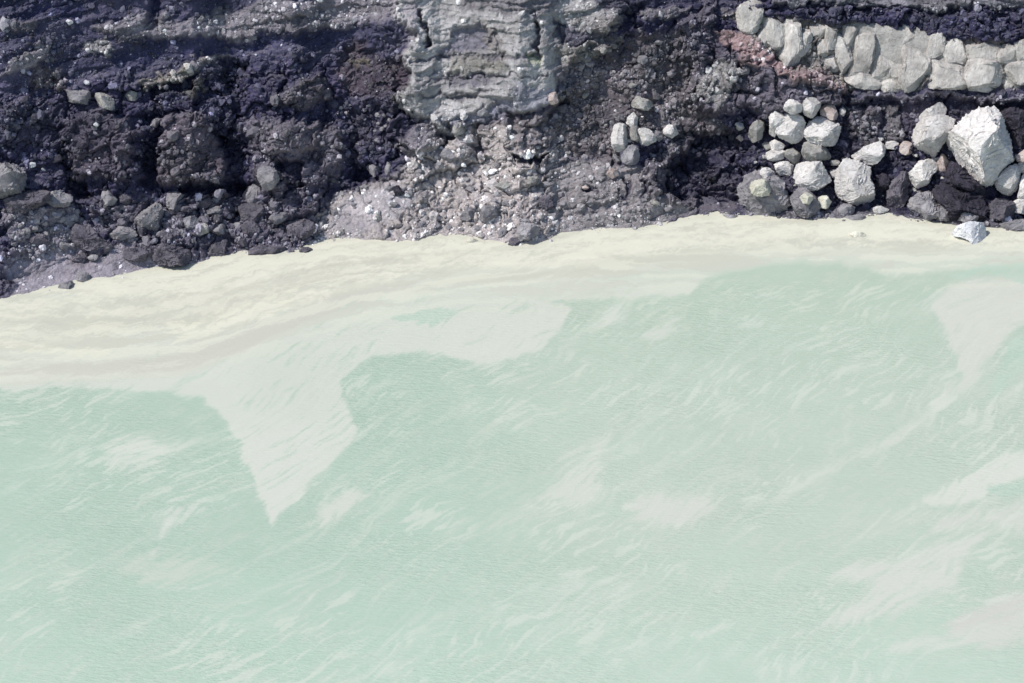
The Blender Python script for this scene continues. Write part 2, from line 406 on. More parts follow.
 ([(846,99),(1500,100),(1500,130),(915,142),(848,162)], -.5, (64,60,74), 4, .9, .8, 0),
 ([(850,106),(878,106),(880,150),(850,152)], .4, (84,81,90), 4, .85, 1, 0),
 ([(886,104),(905,104),(902,140),(886,142)], .35, (84,82,88), 3, .85, .7, 0),
 ([(740,118),(848,110),(850,160),(930,135),(1500,128),(1500,250),(740,225)], -.15, (44,41,58), 6, .9, 1, 0),
 ([(745,205),(800,208),(1000,218),(1500,225),(1500,262),(745,240)], .05, (92,90,100), 4, .8, .8, 0),
]
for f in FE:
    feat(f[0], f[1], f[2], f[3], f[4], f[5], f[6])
low = sstep(-.3, 1.0, V)
xw = U + fbm(U * .9, V * .9, 3, 21) * .5; vw = V + fbm(U * .9 + 30, V * .9, 3, 22) * .5
f1, e1 = facets(xw / 2.1, vw / 1.7, 31); f2, e2 = facets(xw / .85 + 3, vw / .7, 37); f3, e3 = facets(xw / .34, vw / .3 + 5, 41)
xs_ = U + (xw - U) * .5; vs_ = V + (vw - V) * .28
s1, _ = facets(xs_ / 3.2 + vs_ * .04, (vs_ - xs_ * .06) / .6, 51, .5); s2, es = facets(xs_ / 1.0, (vs_ - xs_ * .06) / .25, 57, .5)
blk = .42 * f1 + .28 * f2 + .13 * f3 - .16 * (1 - sstep(0, .12, e1)) - .10 * (1 - sstep(0, .16, e2)) - .04 * (1 - sstep(0, .2, e3))
lay = .30 * s1 + .12 * s2 + .05 * f3
rug = fbm(U * 1.3, V * 1.3, 6, 61, .62)
rid = 1 - 2 * np.abs(fbm(U * .8, V * .9, 5, 71, .55))
fine = fbm(U * 5, V * 5, 4, 81, .6)
R = ROUGH * (.35 + .65 * low)
D = D * low + R * ((1 - STRAT) * blk + STRAT * lay * 1.1 + .24 * rug + .03 * rid) + .05 * fine * (.4 + .6 * ROUGH)
D *= np.where(V < -.9, 0, 1)
# albedo changes with the rock itself: some blocks paler, ash on some
BIG = np.exp(.62 * np.clip(fbm(U * .32 + 3, V * .5 + U * .08, 5, 95, .6), -1.3, 1.1))
calm = mask([(320,240),(335,195),(400,165),(430,125),(560,118),(700,190),(700,230),(560,250)], QX, QY, 14)
TONE *= (1 + (BIG - 1) * (1 - .75 * calm))[..., None]
TONE *= (1.5 + .45 * np.clip(fbm(U * .7, V * .9, 6, 91, .65), -1.2, 1.6))[..., None]
cellv = hsh(np.floor(f2 * 1e3), np.floor(f2 * 7e2), 3) / 4294967296.0
Nn = np.stack([np.zeros(U.shape), -np.sin(TH), np.cos(TH)], -1)
Tt = np.stack([np.zeros(U.shape), np.cos(TH), np.sin(TH)], -1)
lum = TONE.mean(-1); dk = sstep(.13, .04, lum)[..., None]
TONE *= np.array([1.04, 1.0, .935]) * (1 - dk) + np.array([.89, .94, 1.05]) * dk
P = B + Nn * D[..., None] + Tt * (R * .14 * fbm(U * 2, V * 2, 3, 101) * low)[..., None]
low2 = (V > .12) & (V < 3)
P[..., 2] = np.where(low2, np.maximum(P[..., 2], .03 + .03 * fine), P[..., 2])
P[..., 0] += R * .16 * fbm(U * 1.8 + 50, V * 1.8, 3, 103) * low
nr, nc = U.shape
idx = np.arange(nr * nc).reshape(nr, nc)
Fq = np.stack([idx[:-1, :-1], idx[:-1, 1:], idx[1:, 1:], idx[1:, :-1]], -1).reshape(-1, 4)
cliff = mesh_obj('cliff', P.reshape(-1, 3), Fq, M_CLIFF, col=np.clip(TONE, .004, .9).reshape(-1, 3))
tag(cliff, 'dark layered volcanic cliff and ash bank rising from the lake edge', kind='structure')

# coarse copy of the surface for placing stones
sub_r = np.arange(0, nr, 3); sub_c = np.arange(0, nc, 3)
Ps = P[np.ix_(sub_r, sub_c)]; mr, mc = Ps.shape[:2]
ii = np.arange(mr * mc).reshape(mr, mc)
tree = BVHTree.FromPolygons([tuple(p) for p in Ps.reshape(-1, 3).tolist()],
    np.stack([ii[:-1, :-1], ii[:-1, 1:], ii[1:, 1:], ii[1:, :-1]], -1).reshape(-1, 4).tolist())
PLACED = []
def hit(px, py, on=False):
    d = ray(px, py)
    h = tree.ray_cast(Vector(CAM), Vector(d), 400)
    tw = -CAM[2] / d[2] if d[2] < 0 else 1e9
    t = h[3] if h[3] is not None else 1e9
    if on:
        for tr in PLACED:
            g = tr.ray_cast(Vector(CAM), Vector(d), 400)
            if g[3] is not None: t = min(t, g[3])
    return min(t, tw)

# ------------------------------------------------------------------ rocks
def ico(level):
    t = (1 + 5 ** .5) / 2
    v = [(-1,t,0),(1,t,0),(-1,-t,0),(1,-t,0),(0,-1,t),(0,1,t),(0,-1,-t),(0,1,-t),(t,0,-1),(t,0,1),(-t,0,-1),(-t,0,1)]
    f = [(0,11,5),(0,5,1),(0,1,7),(0,7,10),(0,10,11),(1,5,9),(5,11,4),(11,10,2),(10,7,6),(7,1,8),(3,9,4),(3,4,2),(3,2,6),(3,6,8),(3,8,9),(4,9,5),(2,4,11),(6,2,10),(8,6,7),(9,8,1)]
    v = [np.array(p, float) / np.linalg.norm(p) for p in v]
    for _ in range(level):
        mid = {}; nf = []
        def m(a, b):
            k = (min(a, b), max(a, b))
            if k not in mid:
                p = v[a] + v[b]; v.append(p / np.linalg.norm(p)); mid[k] = len(v) - 1
            return mid[k]
        for a, b, c in f:
            ab, bc, ca = m(a, b), m(b, c), m(c, a)
            nf += [(a, ab, ca), (b, bc, ab), (c, ca, bc), (ab, bc, ca)]
        f = nf
    return np.array(v), np.array(f)
ICO = [ico(i) for i in range(6)]

def noise3(p, s, seed):
    return (perlin(p[:, 0] * s + 3.1 * seed, p[:, 1] * s + p[:, 2] * s * .6, seed) + perlin(p[:, 2] * s + 1.7 * seed, p[:, 1] * s - p[:, 0] * s * .6, seed + 5)) * .6

def rock_mesh(poly, thick, level, seed, cuts=9, rough=1.0, squareness=.75):
    """poly: outline in metres about its centre in the plane facing the slope; returns verts (right, up, out)"""
    r = np.random.default_rng(seed)
    dirs, F = ICO[level]
    A = np.array(poly, float)
    # radius of the outline in every direction (max crossing)
    phi = np.arctan2(dirs[:, 1], dirs[:, 0]); cx, sx = np.cos(phi), np.sin(phi)
    Rr = np.full(len(dirs), 0.0)
    n = len(A)
    for i in range(n):
        a, b = A[i], A[(i + 1) % n]; e = b - a
        den = cx * e[1] - sx * e[0]
        den = np.where(abs(den) < 1e-9, 1e-9, den)
        t = (a[0] * e[1] - a[1] * e[0]) / den
        s = (a[0] * sx - a[1] * cx) / den
        ok = (t > 0) & (s >= -.001) & (s <= 1.001)
        Rr = np.where(ok, np.maximum(Rr, t), Rr)
    size = math.sqrt(max(1e-6, Rr.mean() ** 2))
    Rr = np.where(Rr < .05 * size, size * .5, Rr)
    s = np.hypot(dirs[:, 0], dirs[:, 1]); dz = dirs[:, 2]
    sc = s ** (squareness * .6); zc = np.sign(dz) * abs(dz) ** .7
    p = np.stack([Rr * cx * sc, Rr * sx * sc, thick * zc], 1)
    ext = size
    def cut(nn, h, k=1.0):
        nonlocal p
        nn = nn / np.linalg.norm(nn)
        d = p @ nn; p = p - np.clip(d - d.max() * h, 0, None)[:, None] * nn * k
    for i in range(cuts):
        a = i * 2.4 + r.uniform(0, 1.5); el = r.uniform(.25, 1.15)
        cut(np.array([math.cos(a) * math.cos(el), math.sin(a) * math.cos(el), math.sin(el)]), r.uniform(.50, .80))
    for i in range(cuts // 2 + 1):
        a = r.uniform(0, 6.28); el = r.uniform(-.3, .4)
        cut(np.array([math.cos(a) * math.cos(el), math.sin(a) * math.cos(el), math.sin(el)]), r.uniform(.84, .95))
    for i in range(cuts // 2):
        a = r.uniform(0, 6.28); el = r.uniform(.2, 1.4)
        cut(np.array([math.cos(a) * math.cos(el), math.sin(a) * math.cos(el), math.sin(el)]), r.uniform(.84, .95))
    q = p / ext
    dsp = noise3(q, 1.3, seed % 97) * .05 + noise3(q, 3.4, seed % 89 + 11) * .035
    st_ = noise3(q, 1.7, seed % 83 + 23) * 3; dsp -= .055 * sstep(.0, .12, st_ - np.floor(st_)) * sstep(1.0, .9, st_ - np.floor(st_))
    dsp += noise3(q, 8, seed % 71 + 3) * .02
    rad = p / (np.linalg.norm(p, axis=1)[:, None] + 1e-9)
    p = p + rad * (dsp * ext * rough)[:, None]
    return p, F

def to_world(p, C, px, py):
    f = ray(px, py); r = np.cross(f, [0, 0, 1.0]); r /= np.linalg.norm(r); u = np.cross(r, f)
    return p[:, :1] * r + p[:, 1:2] * u + p[:, 2:] * (-f)

def rock(poly, mat, label, name='boulder', cat='boulder', group=None, out=.30, thick=.62, cuts=9, rough=1.0, seed=None, parent=None, level=None, grow=1.06, jitter=True, sq=.75, push=0):
    A = np.array(poly, float); A = A.mean(0) + (A - A.mean(0)) * grow
    x, y = A[:, 0], A[:, 1]
    cr = x * np.roll(y, -1) - np.roll(x, -1) * y; ar = cr.sum() / 2
    cx = ((x + np.roll(x, -1)) * cr).sum() / (6 * ar); cy = ((y + np.roll(y, -1)) * cr).sum() / (6 * ar)
    if seed is None: seed = int(cx * 131 + cy * 977) % 99991
    on = bool(label) and (' on top of ' in label or 'the two on' in label or 'on the dark shore boulder' in label or 'resting against' in label)
    ts = [hit(cx, cy, on)] + [hit(cx + .6 * (a - cx), cy + .6 * (b - cy), on) for a, b in zip(x, y)]
    t = float(np.median(ts))
    half = math.sqrt(abs(ar)) / 2 * t / FPX          # half size in metres
    th_ = thick * half * 2 * .8
    T = t - out * th_ * 2 * .8 + push
    m = T / FPX
    out_ = np.stack([(x - cx) * m, -(y - cy) * m], 1)
    if jitter:       # break up the straight edges of the traced outline
        r = np.random.default_rng(seed + 5); new = []
        n = len(out_)
        for i in range(n):
            a, b = out_[i], out_[(i + 1) % n]
            new.append(a)
            e = b - a; L = np.linalg.norm(e)
            if L > .5 * half: new.append(a + e * r.uniform(.35, .65) + np.array([e[1], -e[0]]) * r.uniform(-.05, .12) * (1 if ar > 0 else -1) * -1)
        out_ = np.array(new)
    px_size = math.sqrt(abs(ar))
    if level is None: level = 5 if px_size > 26 else 4 if px_size > 11 else 3 if px_size > 5 else 2
    pv, F = rock_mesh(out_, th_, level, seed, cuts, rough, sq)
    C = CAM + ray(cx, cy) * T
    Vw = to_world(pv, C, cx, cy)
    if label and ('carrying' in label or 'shore boulder with' in label or 'large leaning' in label or 'slanting pale' in label):
        PLACED.append(BVHTree.FromPolygons((Vw + C).tolist(), F.tolist()))
    if parent is not None: Vw = Vw + C; loc = (0, 0, 0)
    else: loc = C
    o = mesh_obj(name, Vw, F[:, ::1], mat, parent, smooth=True)
    o.data.set_sharp_from_angle(angle=math.radians(24))
    o.location = loc
    if parent is None: tag(o, label, cat, group)
    elif label: o['label'] = label
    return o

def Z(ox, oy, s=4.0):
    return lambda pts: [(ox + a / s, oy + b / s) for a, b in pts]
A_ = Z(768, 90); B_ = Z(512, 0); C_ = Z(512, 120); L_ = Z(0, 140); K_ = Z(0, 0); E_ = Z(256, 120); R_ = Z(768, 0)
Lf = Z(0, 180, 6.38); Lg = Z(150, 160, 6.38); Lh = Z(300, 120, 6.38); Li = Z(440, 120, 5.256)

PILE = [
 # the white fallen boulders, from the back of the pile to the water
 (A_, [(62,60),(85,35),(115,38),(137,60),(132,88),(95,97),(65,82)], 'w', 'small pale boulder on the upper left end of the white rock pile'),
 (A_, [(138,60),(150,35),(185,23),(215,45),(210,70),(190,112),(150,104),(138,80)], 'w', 'jagged white boulder in the middle of the top row of the white pile'),
 (A_, [(210,70),(235,38),(258,55),(280,90),(280,115),(250,118),(212,102)], 'r', 'pinkish stained boulder at the right of the top row of the pile'),
 (A_, [(285,75),(300,65),(312,85),(305,105),(288,100)], 'w', 'tiny white stone just right of the pinkish top row boulder'),
 (A_, [(5,100),(25,82),(85,85),(100,95),(70,120),(45,150),(30,190),(8,175)], 'w', 'white boulder mostly hidden behind the big faceted one at the pile top left'),
 (A_, [(28,150),(55,98),(110,93),(150,130),(146,180),(115,210),(80,215),(40,187)], 'w', 'big faceted white boulder under the top row, left of its twin'),
 (A_, [(145,170),(165,118),(210,106),(245,125),(294,140),(285,165),(272,218),(215,224),(160,205)], 'w', 'big round topped white boulder with a pointed right shoulder, under the top row'),
 (A_, [(135,250),(145,210),(175,200),(215,215),(248,235),(250,285),(200,292),(160,290),(136,275)], 'p', 'shaded grey white block directly beneath the round topped boulder'),
 (A_, [(2,215),(25,198),(65,215),(60,240),(20,250)], 'w', 'small pale stone at the left edge of the pile, above a rounder one'),
 (A_, [(-8,252),(35,243),(70,240),(62,278),(25,290),(-5,280)], 'w', 'pale wedge shaped stone low on the left edge of the white pile'),
 (A_, [(72,242),(100,233),(136,262),(128,290),(90,292),(70,270)], 'p', 'grey white angular stone below the big faceted boulder'),
 (A_, [(20,300),(60,285),(100,300),(96,340),(50,344),(28,325)], 'w', 'flat topped pale stone left of the wide wedge boulder'),
 (A_, [(-12,330),(0,314),(20,310),(38,338),(18,364),(-5,358)], 'w', 'round white stone above the dark shore boulder'),
 (A_, [(245,325),(270,313),(282,340),(272,357),(248,350)], 'w', 'small white stone between the wide wedge and the tall block boulder'),
 (A_, [(242,285),(280,274),(292,287),(275,302),(240,300)], 'p', 'thin flat pale slab lying above the wide wedge boulder'),
 (A_, [(100,318),(150,288),(205,283),(235,325),(252,360),(200,398),(120,392),(103,350)], 'w', 'wide wedge shaped white boulder in the second row above the water'),
 (A_, [(335,268),(380,230),(440,203),(467,210),(467,252),(440,292),(400,302),(365,297)], 'w', 'long slanting pale boulder pointing down to the left'),
 (A_, [(272,330),(280,290),(310,276),(350,285),(405,308),(405,350),(427,400),(427,430),(395,472),(330,462),(280,422),(270,380)], 'w', 'tall white block boulder standing near the water below the slanting one'),
 (A_, [(428,197),(450,182),(468,195),(455,206),(432,207)], 'w', 'small pale stone on top of the slanting boulder'),
 (A_, [(467,210),(500,202),(523,212),(516,239),(470,237)], 'w', 'small blocky white stone right of the slanting boulder'),
 (A_, [(522,228),(540,203),(577,215),(580,250),(550,260),(525,247)], 'r', 'small pinkish block between the blocky white stone and the leaning pair'),
 (A_, [(568,185),(585,140),(640,110),(700,100),(757,120),(742,170),(702,215),(672,272),(640,277),(600,237)], 'w', 'large leaning white boulder left of the biggest boulder, rusty at its right edge'),
 (A_, [(598,112),(630,80),(692,38),(712,58),(702,105),(657,142),(615,157),(600,135)], 'w', 'slanting pointed white rock resting against the large leaning boulder'),
 (A_, [(708,245),(718,190),(750,145),(785,108),(830,78),(890,63),(925,100),(945,150),(998,232),(985,270),(940,312),(905,385),(860,387),(800,322),(750,282)], 'w', 'biggest boulder in view, huge striped white block beside the right edge'),
 (A_, [(672,290),(693,253),(717,268),(734,310),(710,337),(682,327)], 'r', 'thin rusty white shard wedged below the leaning boulder'),
 (A_, [(563,335),(600,285),(655,273),(682,300),(655,340),(640,380),(600,394),(570,372)], 'w', 'bright white boulder leaning on the black slab beneath the large leaning boulder'),
 (A_, [(985,268),(1020,240),(1070,255),(1070,285),(1000,292)], 'r', 'flat brownish white stone beside the lower right corner of the biggest boulder'),
 (A_, [(990,300),(1023,285),(1080,295),(1080,330),(1005,330)], 'w', 'pale stone cut by the right frame edge above the smooth white one'),
 (A_, [(905,372),(925,333),(985,293),(1008,330),(1002,390),(975,422),(925,412)], 'w', 'smooth white wedge boulder below the biggest boulder'),
 (A_, [(1008,350),(1045,335),(1090,360),(1080,440),(1003,432)], 'w', 'tall white stone at the frame edge right of the smooth wedge'),
 (A_, [(973,455),(1000,433),(1060,438),(1060,488),(990,492)], 'w', 'white stone low at the right edge, close above the shore'),
 (A_, [(478,440),(490,370),(505,325),(530,303),(567,340),(562,430),(530,482),(492,476)], 'd', 'tall dark grey boulder between the white block boulder and the black slab'),
 (A_, [(430,350),(455,330),(485,345),(480,400),(440,400)], 'b', 'black rounded rock in the gap right of the tall white block'),
 (A_, [(655,350),(690,285),(730,290),(800,335),(895,412),(900,445),(860,440),(790,405),(700,385)], 'b', 'black slanting slab under the biggest white boulder'),
 (A_, [(640,400),(700,385),(790,405),(880,440),(880,500),(840,520),(740,520),(700,470)], 'b', 'low black rock mass below the slanting slab'),
 (A_, [(880,450),(930,430),(985,440),(990,500),(950,530),(880,520)], 'd', 'dark reddish brown rock at the shore below the smooth white wedge'),
 (A_, [(890,70),(940,72),(1060,90),(1060,240),(1000,240),(950,150)], 'b', 'dark broken rock mass right of the biggest boulder'),
 (A_, [(555,470),(570,435),(600,415),(655,405),(700,440),(690,480),(670,522),(600,520),(567,500)], 'g', 'rounded grey boulder at the waterline under the black slab'),
 (A_, [(662,505),(685,465),(705,448),(738,470),(728,522),(672,524)], 'g', 'grey boulder half behind the rounded one at the waterline'),
 (A_, [(88,432),(118,388),(160,400),(205,450),(212,490),(160,514),(115,502)], 'g', 'grey shore boulder carrying two small sulphur stained stones'),
 (A_, [(126,432),(150,407),(178,412),(182,435),(168,458),(140,457)], 'y', 'small yellowish stone on the left of the two on the grey shore boulder'),
 (A_, [(198,432),(230,420),(254,445),(242,477),(205,472)], 'y', 'small yellowish stone on the right of the two on the grey shore boulder'),
 (A_, [(272,495),(300,453),(347,465),(342,497),(300,512)], 'g', 'grey stone at the foot of the tall white block boulder'),
 (A_, [(412,475),(450,463),(487,475),(470,492),(430,497)], 'w', 'thin pale slab lying at the water edge right of the tall block'),
 (A_, [(288,517),(340,503),(412,500),(402,515),(330,527)], 'g', 'long flat grey slab lying in the shallows'),
 (A_, [(313,582),(340,568),(365,566),(398,577),(402,590),(350,594)], 'y', 'nearly submerged flat pale stone in the cream shallows'),
 (A_, [(-120,270),(-88,222),(-40,200),(10,200),(60,225),(85,250),(88,330),(60,385),(-10,387),(-75,375),(-118,330)], 'd', None),
 (A_, [(760,522),(778,490),(800,474),(832,474),(852,510),(842,530),(795,530)], 'g', 'grey rock behind the bright white rock standing in the water'),
 (A_, [(728,592),(745,570),(762,545),(800,528),(850,527),(877,545),(872,590),(855,612),(830,620),(805,604),(770,592)], 's', 'bright white jagged rock standing in the cream water off the shore'),
 (A_, [(905,545),(960,530),(1060,520),(1080,560),(960,570)], 'g', 'low flat grey rock at the waterline near the right edge'),
]
PILE2 = [
 (C_, [(905,275),(925,230),(960,205),(1010,200),(1060,225),(1100,270),(1112,330),(1060,385),(970,387),(918,335)], 'g', 'large dark grey shore boulder with a sulphur yellow stone on its top'),
 (C_, [(948,270),(970,240),(1010,235),(1040,255),(1030,300),(965,302)], 'y', 'yellowish stone on top of the large dark shore boulder'),
 (C_, [(990,205),(1010,190),(1040,195),(1050,225),(1020,240),(995,230)], 'w', 'round white stone beside the yellow one on the dark shore boulder'),
 # small cluster in the scree
 (B_, [(473,430),(482,400),(490,380),(520,392),(550,395),(563,420),(545,442),(500,434)], 'p', 'pale angular rock alone above the small white cluster'),
 (B_, [(457,495),(462,470),(485,447),(504,470),(501,502),(475,509)], 'w', 'small white rock at the top of the small cluster in the scree'),
 (B_, [(470,540),(475,508),(502,500),(514,520),(502,572),(478,562)], 'p', 'narrow pale rock between the tall and the broad one of the small cluster'),
 (B_, [(397,565),(402,520),(412,498),(447,495),(464,540),(462,590),(440,620),(400,600)], 'w', 'tall white rock at the left of the small cluster in the scree'),
 (B_, [(498,522),(520,512),(552,515),(582,562),(545,582),(505,580)], 'w', 'broad white rock in the middle of the small cluster in the scree'),
 (B_, [(558,522),(590,518),(609,550),(590,568),(565,547)], 'g', 'grey stone right of the broad white rock in the small cluster'),
 (B_, [(603,522),(625,497),(657,504),(665,535),(640,554),(610,542)], 'w', 'smooth whitish stone alone at the right end of the small cluster'),
 (B_, [(438,640),(445,605),(465,580),(500,580),(512,620),(500,657),(450,662)], 'g', 'grey block below the small white cluster'),
 (B_, [(398,642),(405,613),(440,630),(436,657),(405,657)], 'g', 'small dark grey stone beneath the tall rock of the small cluster'),
 (C_, [(376,215),(395,193),(432,200),(430,225),(400,237)], 'r', 'small brownish pale stone below the small white cluster'),
 (B_, [(888,497),(905,487),(922,490),(929,510),(912,527)], 'w', 'upper of three small white stones between scree and pile'),
 (B_, [(893,552),(915,537),(934,548),(917,567)], 'r', 'lowest pinkish one of three small stones between scree and pile'),
 (B_, [(944,545),(950,510),(967,488),(1002,478),(1010,510),(1002,552),(965,572)], 'p', 'pale grey egg shaped boulder left of the white pile'),
 (B_, [(998,575),(1010,566),(1030,570),(1040,590),(1012,607)], 'p', 'small grey stone below the egg shaped boulder'),
 (B_, [(143,412),(148,375),(175,367),(187,410),(165,422)], 'r', 'rust red rock stuck under the edge of the grey outcrop'),
 (B_, [(463,347),(475,330),(502,340),(480,352)], 'p', 'little flat pale stone high in the middle of the dark scree'),
 (B_, [(278,392),(290,370),(310,375),(294,394)], 'p', 'little pale stone in the scree right of the grey outcrop'),
 (B_, [(475,218),(485,209),(496,214),(490,225)], 's', 'tiny white stone at the head of the dark scree'),
 (B_, [(495,250),(505,215),(535,215),(545,245),(520,262)], 'g', 'rounded grey stone at the head of the dark scree'),
 (B_, [(565,175),(580,158),(605,165),(595,180)], 'g', 'flat grey stone near the top of the dark scree'),
 (B_, [(615,290),(640,280),(655,300),(630,315)], 'g', 'flat grey stone on the right side of the dark scree'),
 (C_, [(545,330),(565,315),(592,335),(580,345)], 'p', 'thin pale slab on the grey bank above the cream shallows'),
 (C_, [(50,240),(65,225),(95,222),(110,240),(85,255),(60,257)], 'p', 'pale wedge stone on the grey bank below the outcrop'),
 (C_, [(272,268),(285,258),(305,262),(312,272),(290,280)], 'r', 'small tan stone on the grey bank below the scree'),
 (C_, [(832,385),(860,375),(905,380),(905,392),(860,396)], 'g', 'thin grey slab floating dark in the shallows left of the pile'),
]
